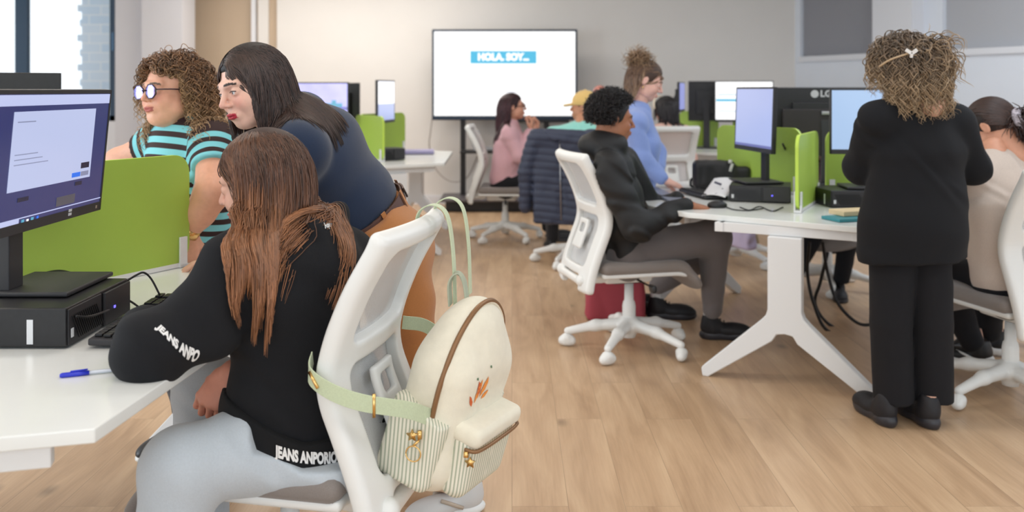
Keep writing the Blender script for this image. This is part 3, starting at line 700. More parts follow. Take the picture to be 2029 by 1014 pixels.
mon_near = monitor('large monitor with a navy screen and pale dialog at the left edge', (-1.155, 2.27), 90, 1.158, .57, .338, SCR_BLUE, tilt=-5.5, post_dx=.075, extras=MWIN, zbase=PC_Z)
for k, (x0, x1) in enumerate(((.04, .055), (.06, .075))):
    for j in range(2):
        q = np.array([[x0 * -5, .0145, -.155 + j * .010]])
mk('sticker', *((lambda v: (v[0] @ rotx(math.radians(-5.5)).T + V3(0, 0, 1.158 - PC_Z), v[1]))(join(*[box(-.10 - .009 * i, .0146, -.157 + .010 * j, .007, .001, .007) for i in range(2) for j in range(2)]))), mat('pale_sticker', (.7, .72, .75), .5), mon_near, smooth=False)
mk('power_button', *((lambda v: (v[0] @ rotx(math.radians(-5.5)).T + V3(0, 0, 1.158 - PC_Z), v[1]))(box(-.255, .0142, -.157, .008, .001, .008))), METAL, mon_near, smooth=False)
monitor('dark monitor top poking up behind the nearest monitor', (-1.78, 2.98), 335, 1.22, .54, .325, SCR_LIL, zbase=.741)
# far left pair
q = P(632, 0, 7.75); monitor('monitor with a violet and teal mountain wallpaper on the back-left desk', (q[0], q[1]), 196, P(0, 214, 7.75)[2] + .05, .56, .34, mat('screen_violet_wallpaper', s2l(160, 158, 216), .3, emit=s2l(160, 158, 216), estr=.95, noise=.25, nscale=7),
    extras=[(.20, .80, -.25, -.05, SCR_TEAL, 1), (.35, .98, -.40, -.22, SCR_VIO, 1), (.45, .60, -.08, .10, SCR_TEAL, 1), (-1, 1, -.93, -.80, SCR_LIL, 1)])
q = P(678, 0, 8.4); monitor('black back of a monitor beside the mountain wallpaper screen', (q[0], q[1]), 20, P(0, 207, 8.4)[2], .36, .40, SCR_LIL)
q = P(763, 0, 7.9); monitor('thin side-on screen glowing white above the back-left desk', (q[0], q[1]), 99, P(0, 201, 7.9)[2], .50, .37, SCR_LIL, extras=[(-1, 1, -.10, .93, SCR_WHITE, 1)])
# right desk
q = P(1497, 0, 4.90); monitor('lilac screen turned to the young man on the right desk', (q[0], q[1]), 262, P(0, 236, 4.90)[2], .50, .345, SCR_LIL, zbase=.742 + .087, base=True, tilt=2,
    extras=[(-1, 1, -.90, -.78, mat('screen_slate', s2l(96, 100, 150), .3, emit=s2l(96, 100, 150), estr=.8), 1)])
q = P(1634, 0, 5.65); mon_lg = monitor('big black monitor seen from behind in the middle of the right desk', (q[0], q[1]), 8, P(0, 240, 5.65)[2], .72, .42, SCR_LIL, base=True)
mk('back_cover', *box(0, -.0450, P(0, 262, 5.65)[2] - .741, .52, .03, .29), mat('dark_brown_plastic', s2l(40, 35, 36), .55), mon_lg, smooth=False, bevel=.006)
mk('cable_clip', *box(0, -.075, P(0, 224, 5.55)[2] - .741, .065, .02, .02), METAL, mon_lg, smooth=False, bevel=.003)
lgv, lgf = text_mesh('LG', .055, .0022); mk('logo', *join((lgv @ rotx(math.pi / 2).T + V3(.005, -.013, P(0, 186, 5.65)[2] - .741), lgf),
    ((lathe([(.0, -.0005), (.024, -.0005), (.024, .0005), (.0, .0005)], 20)[0] @ rotx(math.pi / 2).T) + V3(-.062, -.013, P(0, 186, 5.65)[2] - .741), lathe([(0, 0)] * 4, 20)[1])), mat('logo_grey', (.5, .5, .52), .4), mon_lg, smooth=False)
q = P(1718, 0, 4.62); monitor('pale blue screen partly hidden by the woman in the black blazer', (q[0], q[1]), 186, P(0, 240, 4.62)[2], .37, .335, SCR_SKY, tilt=0, base=True, zbase=.742 + .087)
q = P(1474, 0, 8.8); monitor('bright white screen with a blue smudge behind the lilac screen', (q[0], q[1]), 196, P(0, 201, 8.8)[2], w=.55, h=.40, scr=SCR_WHITE, extras=[(-.95, -.2, -.0, .12, SCR_CYAN, 1), (-.9, .3, .30, .36, SCR_SKY, 1), (-.9, .1, -.5, -.45, SCR_SKY, 1)])
q = P(1400, 0, 9.15); monitor('black back of a monitor left of the bright white screen', (q[0], q[1]), 12, P(0, 200, 9.15)[2], .36, .40, SCR_LIL)
q = P(1349, 0, 9.2); monitor('narrow violet side-on screen beyond the hair band woman', (q[0], q[1]), 107, P(0, 192, 9.2)[2], .46, .30, SCR_LIL, extras=[(-1, 1, -.9, .9, mat('screen_periwinkle', s2l(126, 134, 196), .3, emit=s2l(126, 134, 196), estr=.9), 1)])
q = P(1543, 0, 6.6); monitor('sliver of a blue screen between the lilac screen and the big black monitor', (q[0], q[1]), 110, P(0, 228, 6.6)[2], .40, .26, SCR_SKY)

def computer(text, c, a, w=.29, d=.33, h=.092, z=.741, group='black desktop computers', light=True):
    """front grille faces local +Y"""
    t = thing('desktop_computer', text, 'computer', (c[0], c[1], z), -math.radians(a), group=group)
    mk('case', *box(0, 0, h / 2 + .002, d, w, h - .004), BLACKP, t, smooth=False, bevel=.004)
    mk('front_panel', *join(box(-d * .27, w / 2 + .004, h / 2, d * .44, .008, h * .86), box(d * .23, w / 2 + .001, h / 2, d * .5, .004, h * .9)), DARKP, t, smooth=False, bevel=.002)
    gr = [box(d * .02 + i * d * .028, w / 2 + .004, h * .46, .004, .003, h * .72, roty(.55)) for i in range(14)]
    mk('grille', *join(*gr), BLACKP, t, smooth=False)
    mk('label_sticker', *join(box(d * .44, w / 2 + .005, h * .35, .012, .001, h * .22)), mat('pale_sticker', (.7, .72, .75), .5), t, smooth=False)
    mk('side_sticker', *box(d / 2 + .0006, w * .22, h * .42, .001, .014, h * .6), mat('pale_sticker', (.7, .72, .75), .5), t, smooth=False)
    if light: mk('usb_light', *box(-d * .20, w / 2 + .009, h * .45, .007, .002, .006), mat('blue_led', (.1, .1, .9), .4, emit=(.15, .12, 1.0), estr=2.0), t, smooth=False)
    return t
def keyboard(text, c, a, z=.741, L=.44, W=.14, group='black keyboards'):
    t = thing('keyboard', text, 'keyboard', (c[0], c[1], z), -math.radians(a), group=group)
    v, f = box(0, 0, .009, L, W, .016); v[:, 2] += (v[:, 1] > 0) * .006
    mk('body', v, f, DARKP, t, smooth=False, bevel=.004)
    ks = []; n = 21
    for r in range(6):
        for i in range(n):
            if i in (15, 19) and r != 0: pass
            x = -L / 2 + .018 + i * (L - .036) / (n - 1) + (.004 * (r % 3)); y = -W / 2 + .017 + r * (W - .034) / 5
            if i in (14, 18): continue
            ks.append(box(min(x, L / 2 - .013), y, .021 + .006 * (y / W + .5), .0165, .0165, .006))
    mk('keys', *join(*ks), BLACKP, t, smooth=False, bevel=.0012)
    return t
computer('black desktop computer under the foreground monitor', (-1.15, 2.212), 90, w=.29, d=.33)
keyboard('black keyboard lying beside the foreground computer', (-.895, 2.27), 268)
computer('black desktop computer with a pale label on the right desk', (P(1507, 0, 4.84)[0], 4.84), 197, w=.27, d=.31, h=.085)
computer('black computer box on the right desk, left of the blazer', (P(1690, 0, 4.62)[0], 4.64), 176, w=.26, d=.33, h=.085, light=False)
computer('small black computer on the back-left desk', (P(770, 0, 7.6)[0], 7.6), 150, w=.18, d=.22, h=.10, light=False)

# ---- television on its trolley
TZ = 10.15
tl, tb = P(856, 58, TZ), P(1144, 238, TZ); tw = tb[0] - tl[0]; th = tl[2] - tb[2]; tcx = (tl[0] + tb[0]) / 2; tcz = (tl[2] + tb[2]) / 2
tv = thing('television', 'big flat television with a white slide, on a black trolley stand by the back wall', 'television', (tcx, TZ, 0))
mk('housing', *box(0, 0.02, tcz, tw, .06, th), mat('tv_black_blue', s2l(20, 40, 62), .35), tv, smooth=False, bevel=.01)
tsc = mk('screen', *box(0, -.0115, tcz + .012, tw - .05, .002, th - .075), SCR_WHITE, tv, smooth=False)
cb0, cb1 = P(932, 101, TZ), P(1063, 126, TZ)
mk('slide_banner', *box((cb0[0] + cb1[0]) / 2 - tcx, -.0140, (cb0[2] + cb1[2]) / 2, cb1[0] - cb0[0], .002, cb0[2] - cb1[2]), SCR_CYAN, tsc, smooth=False)
flat_text('slide_text', 'HOLA, SOY...', .108, ((cb0[0] + cb1[0]) / 2 - tcx, -.0165, (cb0[2] + cb1[2]) / 2), (1, 0, 0), (0, 0, 1), SCR_WHITE, tsc, bold=.0065, squeeze=.92)
l0, l1 = P(933, 182, TZ), P(1062, 183, TZ); mk('slide_line', *box((l0[0] + l1[0]) / 2 - tcx, -.0140, l0[2], l1[0] - l0[0], .001, .007), SCR_GREY, tsc, smooth=False)
mk('soundbar', *box(.42, 0.01, tb[2] - .012, .6, .05, .03), BLACKP, tv, smooth=False, bevel=.004)
sx0 = P(917, 0, TZ)[0] - tcx; sx1 = -sx0
base_z = P(0, 400, 10.0)[2]
mk('trolley_post', *box(sx0, .06, tb[2] / 2 + .1, .06, .04, tb[2] + .1), BLACKP, tv, smooth=False, bevel=.004)
mk('trolley_post', *box(sx1, .06, tb[2] / 2 + .1, .06, .04, tb[2] + .1), BLACKP, tv, smooth=False, bevel=.004)
bx_, by_ = P(872, 0, 9.9)[0] - tcx, 0
mk('trolley_base', *join(box(0, -.05, .13, -2 * bx_, .62, .03)), mat('dark_grey_metal', s2l(88, 84, 88), .4), tv, smooth=False, bevel=.008)
mk('trolley_plinth', *box(0, -.02, .06, -2 * bx_ - .12, .5, .11), BLACKP, tv, smooth=False, bevel=.004)
mk('shelf', *box(0, .0, P(0, 300, TZ)[2], 2 * sx1 + .05, .28, .03), BLACKP, tv, smooth=False, bevel=.004)
sp = P(944, 280, TZ); 
tb_ = thing('tablet', 'thin grey tablet leaning on the television trolley shelf', 'tablet', (sp[0], TZ - .03, P(0, 300, TZ)[2] + .016))
mk('tablet_body', *box(0, 0, .11, .12, .012, .21, rotx(-.2) @ roty(-.3)), mat('grey_plastic', s2l(150, 152, 156), .4), tb_, smooth=False, bevel=.003)
label(mk('set_top_box', *box(sp[0] + .22, TZ, P(0, 300, TZ)[2] + .035, .24, .16, .035), mat('grey_plastic', s2l(150, 152, 156), .4), None, smooth=False, bevel=.004), 'flat grey box lying on the television trolley shelf', 'media box')

# ---- cables
def cable(name, pts, r, text, m=CABLE, parent=None):
    o = mk(name, *tube(smoothpath(pts, 8), r, 6), m, parent, local=False)
    if parent is None: label(o, text, 'cable')
    return o
Z_ = .747
cable('power_cable', [P(857, 232, TZ + .1), P(853, 262, 10.3), P(851, 292, 10.4), P(864, 335, 10.4), P(893, 359, 10.35), P(925, 352, 10.3), P(948, 305, 10.2)], .006, 'grey cable drooping from the television down beside its trolley', mat('grey_cable', s2l(150, 142, 138), .6))
cable('monitor_cable', [P(40, 544, 2.55), P(78, 542, 2.55), P(118, 536, 2.5), P(160, 545, 2.45), P(195, 548, 2.4), P(222, 562, 2.36), P(228, 585, 2.36), P(240, 600, 2.37)], .0028, 'thin black cable looping over the foreground computer towards the green panel')
cable('headset_cable', [P(150, 626, 2.06), P(175, 627, 2.1), P(205, 618, 2.2), P(230, 607, 2.33)], .0026, 'short black cable plugged across the front of the foreground computer')
cable('mouse_cable', [P(252, 556, 2.40), P(270, 545, 2.42), P(285, 540, 2.43), P(300, 553, 2.44), P(317, 585, 2.44)], .0028, 'black cable arching up behind the foreground keyboard')
cable('keyboard_cable', [P(254, 594, 2.40), P(265, 601, 2.42), P(276, 609, 2.44)], .0028, 'short straight black cable behind the foreground keyboard')
for pts, tx in (([(1604, 480, 4.9), (1600, 540, 5.0), (1612, 600, 5.0), (1640, 655, 5.0), (1700, 660, 5.0), (1760, 655, 5.0)], 'thick black cable drooping lowest under the right desk'),
                ([(1630, 480, 4.9), (1640, 540, 4.95), (1660, 600, 4.9), (1700, 640, 4.9), (1740, 642, 4.9)], 'black cable running diagonally under the right desk towards the blazer woman'),
                ([(1640, 500, 5.0), (1625, 560, 5.05), (1615, 600, 5.1), (1640, 640, 5.1), (1690, 662, 5.1), (1725, 650, 5.1)], 'thin black cable crossing the others under the right desk')):
    cable('power_cable', [P(*p) for p in pts], .009, tx)
for pts, tx in (([(1466, 410, 4.4), (1485, 416, 4.4), (1505, 409, 4.5), (1530, 418, 4.4), (1552, 410, 4.5)], 'tangled thin cable on the right desk in front of the labelled computer'),
                ([(1430, 405, 4.6), (1450, 414, 4.5), (1480, 417, 4.42), (1512, 413, 4.5)], 'mouse cable running from the mouse across the right desk')):
    cable('thin_cable', [ON(p[0], p[1], .745) for p in pts], .003, tx)
cable('monitor_cable', [P(1551, 285, 5.1), P(1560, 305, 5.15), P(1568, 325, 5.2), P(1578, 345, 5.2)], .006, 'black cable hanging behind the lilac screen over the green panel')

# ---- small things on the desks
pn = thing('pen', 'blue-capped transparent ballpoint pen on the white foreground desk', 'pen', tuple(ON(118, 744, .745)))
p0, p1 = ON(118, 744, .745), ON(262, 729, .745); d_ = (p1 - p0) / np.linalg.norm(p1 - p0); o_ = np.array(root_loc(pn))
mk('barrel', *tube([p0 + d_ * .05 - o_, p0 + d_ * .15 - o_], .0040, 6), mat('clear_pen_plastic', (.62, .66, .74), .15, spec=.8), pn)
mk('cap', *tube([p0 - o_, p0 + d_ * .004 - o_, p0 + d_ * .035 - o_, p0 + d_ * .055 - o_], [.0032, .0050, .0052, .0046], 10), mat('pen_blue', (.02, .035, .55), .3), pn)
mk('cap_clip', *tube([p0 + d_ * .02 - o_ + V3(0, 0, .006), p0 + d_ * .052 - o_ + V3(0, 0, .007)], .0018, 6), mat('pen_blue', (.02, .035, .55), .3), pn)
# right desk: mouse, papers, laptop-like keyboard, handbag, note pads
ms = thing('computer_mouse', 'black mouse under the hand of the young man on the right desk', 'mouse', tuple(ON(1421, 411, .741)))
S = Soft(.004); S.ell((0, 0, .012), (.05, .03, .022)); S.rbox((0, 0, -.03), (.1, .1, .03), .001, k=.002, op='s'); mk('mouse_body', *S.mesh(), BLACKP, ms)
mk('wheel', *box(.02, 0, .033, .014, .005, .006), DARKP, ms, smooth=False)
def curved_sheet(name, c0, c1, c2, c3, m, text, cat, sag=.0, n=10, th=.0012):
    c0, c1, c2, c3 = map(np.array, (c0, c1, c2, c3)); G = []
    for j in range(n + 1):
        for i in range(n + 1):
            u, v = i / n, j / n; p = (c0 * (1 - u) + c1 * u) * (1 - v) + (c3 * (1 - u) + c2 * u) * v; G.append(p + V3(0, 0, sag * 4 * u * (1 - u)))
    Fc = [[j * (n + 1) + i, j * (n + 1) + i + 1, (j + 1) * (n + 1) + i + 1, (j + 1) * (n + 1) + i] for j in range(n) for i in range(n)]
    o = mk(name, G, Fc, m); sm = o.modifiers.new('thick', 'SOLIDIFY'); sm.thickness = th
    return label(o, text, cat)
keyboard('dark grey keyboard under the printed sheet on the right desk', tuple(ON(1392, 388, .741)[:2]), 258, L=.36, W=.13)
sh = curved_sheet('printed_sheet', P(1390, 388, 4.85), P(1436, 391, 4.75), P(1472, 357, 4.95), P(1415, 353, 5.1), PAPER, 'printed white sheet standing curled on the keyboard of the right desk', 'paper', .010)
mk('printed_marks', *join(box(P(1420, 366, 4.93)[0], 4.90, P(1420, 362, 4.93)[2], .04, .002, .012, roty(.35)), box(P(1432, 374, 4.88)[0], 4.86, P(1432, 374, 4.88)[2], .02, .002, .007, roty(.3)), box(P(1417, 382, 4.85)[0], 4.81, P(1417, 382, 4.85)[2], .018, .002, .006)), mat('ink', s2l(92, 92, 110), .6), sh, smooth=False)
lap = thing('laptop', 'thin grey laptop with its lid open flat in front of the woman in blue', 'laptop', tuple(ON(1312, 386, .742)))
lv = [ON(1281, 379, .745), ON(1299, 373, .745), ON(1352, 396, .745), ON(1335, 405, .745)]
lz = np.array(lv); lo_ = np.array(root_loc(lap)); mk('laptop_base', *prism([(p[0] - lo_[0], p[1] - lo_[1]) for p in lz], .001, .014), mat('laptop_grey', s2l(128, 134, 152), .4), lap, smooth=False, bevel=.002)
mk('trackpad', *box(.06, -.12, .0148, .08, .05, .001), mat('laptop_light', s2l(170, 172, 182), .4), lap, smooth=False)
gl = thing('sunglasses_case', 'small black looped case on the right desk in front of the white chair back', 'case', tuple(ON(1385, 372, .741)))
mk('case_ring', *tube(smoothpath([V3(-.05, 0, .01), V3(-.045, .0, .05), V3(0, .01, .062), V3(.04, 0, .05), V3(.045, 0, .012), V3(0, 0, .006), V3(-.05, 0, .01)], 6), .008, 6), BLACKP, gl)
label(mk('red_eraser', *box(*ON(1387, 378, .752), .03, .03, .02), mat('eraser_red', s2l(205, 84, 96), .6), None, smooth=False, bevel=.003), 'small red eraser beside the black looped case', 'eraser')
label(mk('blue_marker', *tube([ON(1362, 380, .748), ON(1374, 377, .748)], .008, 8), mat('marker_blue', s2l(90, 84, 205), .5)), 'short violet-blue marker lying behind the keyboard of the right desk', 'marker')
hb = thing('handbag', 'black handbag with a pale clasp against the wide green divider', 'handbag', tuple(ON(1428, 374, .741)))
S = Soft(.008); S.rbox((-.04, 0, .085), (.125, .045, .085), .03, k=.02); S.rbox((.10, .01, .07), (.075, .05, .065), .03, k=.03); S.fn(folds(.004, 30, (1, 0, .4), seed=3))
LEATH = mat('black_leather', (.014, .013, .015), .42, bump=.4, bscale=250); mk('bag_body', *S.mesh(), LEATH, hb)
mk('clasp', *join(box(.05, -.05, .13, .016, .012, .05, roty(.3)), (lathe([(.0, -.01), (.012, -.01), (.012, .01), (0, .01)], 10)[0] + V3(.045, -.05, .165), lathe([(0, 0)] * 4, 10)[1])), mat('clasp_pale', (.6, .6, .55), .4), hb)
def pad(px, py, text, c, s=.1, h=.014):
    q = ON(px, py, .741); o = mk('notebook', *box(q[0], q[1], q[2] + h / 2, s * 1.6, s, h, rotz(.3)), c, None, smooth=False, bevel=.002); return label(o, text, 'notebook')
pad(1684, 435, 'closed teal notebook on the right desk beside the blazer', mat('teal_card', s2l(60, 140, 150), .6), .13)
q = ON(1688, 431, .741); label(mk('paper_pad', *box(q[0], q[1], q[2] + .026, .17, .11, .022, rotz(.3)), mat('cream_pages', s2l(222, 200, 160), .7), None, smooth=False, bevel=.003), 'cream paper pad lying on the teal notebook', 'paper pad')
q = ON(825, 306, .741); label(mk('notebook', *box(q[0], q[1] + .1, q[2] + .02, .3, .22, .03, rotz(.1)), mat('lilac_card', s2l(170, 164, 206), .6), None, smooth=False, bevel=.004), 'thick lilac notebook on the back-left desk', 'notebook')
q = ON(843, 300, .741); label(mk('phone', *box(q[0], q[1], q[2] + .008, .14, .08, .014, rotz(.1)), BLACKP, None, smooth=False, bevel=.004), 'black phone near the corner of the back-left desk', 'phone')
# red bag on the floor
rb = thing('shopping_bag', 'dusty red bag standing on the floor behind the chair of the young man', 'bag', (P(1218, 0, 5.25)[0], 5.25, 0))
S = Soft(.01); S.rbox((0, 0, .13), (.17, .08, .125), .03, k=.02); S.fn(folds(.006, 25, (1, 0, .3), seed=5)); mk('bag_body', *S.mesh(), mat('dusty_red_fabric', s2l(165, 66, 78), .8), rb)
mk('strap', *tube(smoothpath([V3(-.08, -.07, .24), V3(-.05, -.08, .33), V3(.05, -.08, .33), V3(.08, -.07, .24)], 6), .008, 6), BLACKP, rb)
# ================================================================ people: tools
def skin_mat(name, col):
    return mat(name, col, 0.52, noise=0.06, nscale=60, attr=True, sss=0.12, bump=0.05, bscale=500)
SKIN_L = s2l(226, 178, 156); SKIN_M = s2l(206, 150, 122); SKIN_D = s2l(158, 104, 74)

def frame_from(fwd, up=(0, 0, 1)):
    f = np.array(fwd, float); f /= np.linalg.norm(f); r = np.cross(f, np.array(up, float)); r /= np.linalg.norm(r); u = np.cross(r, f)
    return np.stack([r, f, u], 1)       # columns: right, forward, up
def head_frame(a, pitch=0, roll=0):
    R = rotz(-math.radians(a)) @ rotx(math.radians(-pitch)) @ roty(math.radians(roll)); return R

def head_solid(h, wide=1.0, stout=0.0, nose=1.0, neck_to=None, Rm=None, c=None, open_mouth=0.0, hi=True, ears=True):
    """head in its own frame (x right, y forward, z up), centred between the ears"""
    S = Soft(h); w = wide
    S.ell((0, -.016, .036), (.074 * w, .094, .082), k=.02)
    S.ell((0, .026, -.030), (.060 * w, .062, .078), k=.03)
    S.ell((0, .060, -.088), (.026 + .01 * stout, .022, .018), k=.030)
    for sx in (-1, 1):
        S.ell((sx * (.043 + .008 * stout) * w, .018, -.062), (.020 + .012 * stout, .036, .028 + .006 * stout), k=.03)
        S.ell((sx * .036 * w, .060, -.030 - .006 * stout), (.022 + .006 * stout, .022, .022 + .006 * stout), k=.022)
        S.cap((sx * .012, .086, .024), (sx * .042 * w, .072, .026), .010, .009, k=.018)
    if stout: S.ell((0, .030, -.098), (.048, .044, .024), k=.03)
    # nose
    S.cap((0, .088, .012), (0, .088 + .022 * nose, -.024), .0065, .0095, k=.012)
    for sx in (-1, 1): S.ell((sx * .0105, .096, -.029), (.0072, .009, .0065), k=.008)
    # eye sockets, lids
    for sx in (-1, 1):
        S.ell((sx * .032 * w, .092, .004), (.017, .013, .012), k=.014, op='s')
    for sx in (-1, 1):
        S.ell((sx * .032 * w, .0735, .003), (.0150, .0150, .0140), k=.004)
        if hi: S.ell((sx * .032 * w, .0900, .0025), (.0125, .0080, .0046), k=.002, op='s')
    # mouth
    S.ell((0, .082, -.062), (.026, .016, .016), k=.014)
    S.ell((0, .0945, -.0560), (.0210, .0075, .0044), k=.004); S.ell((0, .0935, -.0660), (.0180, .0078, .0054), k=.004)
    S.ell((0, .101, -.0608), (.021, .008, .0012 + .004 * open_mouth), k=.002, op='s')
    S.ell((0, .096, -.0765), (.016, .008, .005), k=.010, op='s')
    for sx in ((-1, 1) if ears else ()):
        S.ell((sx * .0765 * w, -.008, -.002), (.007, .018, .030), rotx(-.2), k=.006)
        S.ell((sx * .0835 * w, -.004, .002), (.005, .009, .016), k=.006, op='s')
    S.cap((0, -.028, -.05), (0, -.045, -.16), .055 + .008 * stout, .056 + .010 * stout, k=.02)
    return S
def head_colours(V, skin, lips, wide=1.0, brow=(0.05, 0.03, 0.02), blush=0.25):
    n = len(V); C = np.tile(np.array(skin), (n, 1)); x, y, z = V[:, 0] / wide, V[:, 1], V[:, 2]
    bl = np.exp(-(((np.abs(x) - .038) / .02) ** 2 + ((z + .028) / .022) ** 2)) * (y > .03); bl += .8 * np.exp(-((x / .012) ** 2 + ((z + .026) / .014) ** 2)) * (y > .09)
    C = C * (1 - blush * bl[:, None] * np.array([.05, .45, .45]))
    lip = (np.abs(x) < .0225) & (y > .082) & (z < -.0512 - .12 * np.abs(x)) & (z > -.0722 + .30 * np.abs(x) ** 1.0 * .5)
    C[lip] = lips
    bz = .0245 + .004 * np.sin(np.abs(x) * 60) - .10 * np.maximum(np.abs(x) - .036, 0)
    br = (np.abs(x) > .013) & (np.abs(x) < .050) & (np.abs(z - bz) < .0040 - .035 * np.maximum(np.abs(x) - .03, 0)) & (y > .05)
    C[br] = brow
    return C
EYEW = mat('eye_white', (.75, .74, .73), 0.15); 
def eye_obj(parent, c, Rm, pos, iris=(0.10, 0.16, 0.12), look=(0, 1, 0)):
    n = 12; V = []; C = []; look = np.array(look, float); look /= np.linalg.norm(look)
    for i in range(n + 1):
        t = math.pi * i / n
        for k in range(20): a = 2 * math.pi * k / 20; V.append([math.sin(t) * math.cos(a), math.cos(t), math.sin(t) * math.sin(a)])
    V = np.array(V); ca = V[:, 1]
    C = np.tile(np.array([.72, .71, .70]), (len(V), 1)); C[ca > .88] = iris; C[ca > .965] = (.005, .005, .005)
    M = frame_from(look)
    Fc = [[i * 20 + k, (i + 1) * 20 + k, (i + 1) * 20 + (k + 1) % 20, i * 20 + (k + 1) % 20] for i in range(n) for k in range(20)]
    W = (V * .0125) @ M.T + np.array(pos); W = W @ Rm.T + c
    return mk('eye', W, Fc, mat('eyeball', (.7, .7, .7), .08, attr=True), parent, col=C, local=False)

def hand_solid(S, wrist, d, n, side, scale=1.0, curl=(.35, .4, .45, .5), spread=.10, thumb=.5, curl2=None, flat_k=.008):
    """wrist point; d = direction of the fingers, n = back of the hand, side = +1 when the thumb is on cross(d, n) side"""
    d = np.array(d, float); d /= np.linalg.norm(d); n = np.array(n, float); n -= d * (n @ d); n /= np.linalg.norm(n); t = np.cross(d, n) * side; s = scale
    w = np.array(wrist, float)
    S.ecap(w - d * .01, w + d * .02 * s, (.026 * s, .018 * s), (.030 * s, .016 * s), t, k=.015)
    kn = []
    for i, (off, ln) in enumerate(((.030, .088), (.010, .092), (-.011, .086), (-.030, .078))):
        p = w + d * ln * s + t * off * s - n * (.004 if i in (0, 3) else 0) * s; kn.append(p)
        S.cap(w + d * .02 * s + t * off * .6 * s, p, .0145 * s, .0115 * s, k=.012)
    S.ell(w + d * .05 * s, np.array([.040, .036, .012]) * s, np.stack([t, d, n], 1), k=.012)
    L = ((.042, .026, .020), (.047, .030, .021), (.043, .028, .021), (.034, .020, .019))
    tips = []
    for i in range(4):
        dirv = d + t * (1.5 - i) * spread; dirv /= np.linalg.norm(dirv); p = kn[i]; ang = 0
        r = (.0098, .0090, .0080, .0072) if i < 3 else (.0085, .0078, .0070, .0064)
        for j in range(3):
            c = curl[i] * (1.0 if j == 0 else 1.15 if curl2 is None else curl2[i]); ang += c
            q = p + (dirv * math.cos(ang) - n * math.sin(ang)) * L[i][j] * s
            S.cap(p, q, r[j] * s, r[j + 1] * s, k=.004); p = q
        tips.append(p)
    b = w + d * .022 * s + t * .024 * s - n * .004 * s
    td = d * .75 + t * (.9 - .5 * thumb) - n * (.25 + .5 * thumb); td /= np.linalg.norm(td)
    m = b + td * .045 * s; td2 = d * .95 + t * (.25 - .5 * thumb) - n * (.2 + .4 * thumb); td2 /= np.linalg.norm(td2)
    e = m + td2 * .032 * s; f = e + td2 * .026 * s
    S.cap(b, m, .0155 * s, .0115 * s, k=.012); S.cap(m, e, .0108 * s, .0100 * s, k=.005); S.cap(e, f, .0098 * s, .0078 * s, k=.004)
    return S

def joinm(parts):
    V = []; Q = []; C = []; n = 0
    for v, q, c in parts:
        V.append(v); Q += [[int(i) + n for i in f] for f in q]; C.append(np.broadcast_to(np.array(c, float), (len(v), 3))); n += len(v)
    return np.concatenate(V), Q, np.concatenate(C)

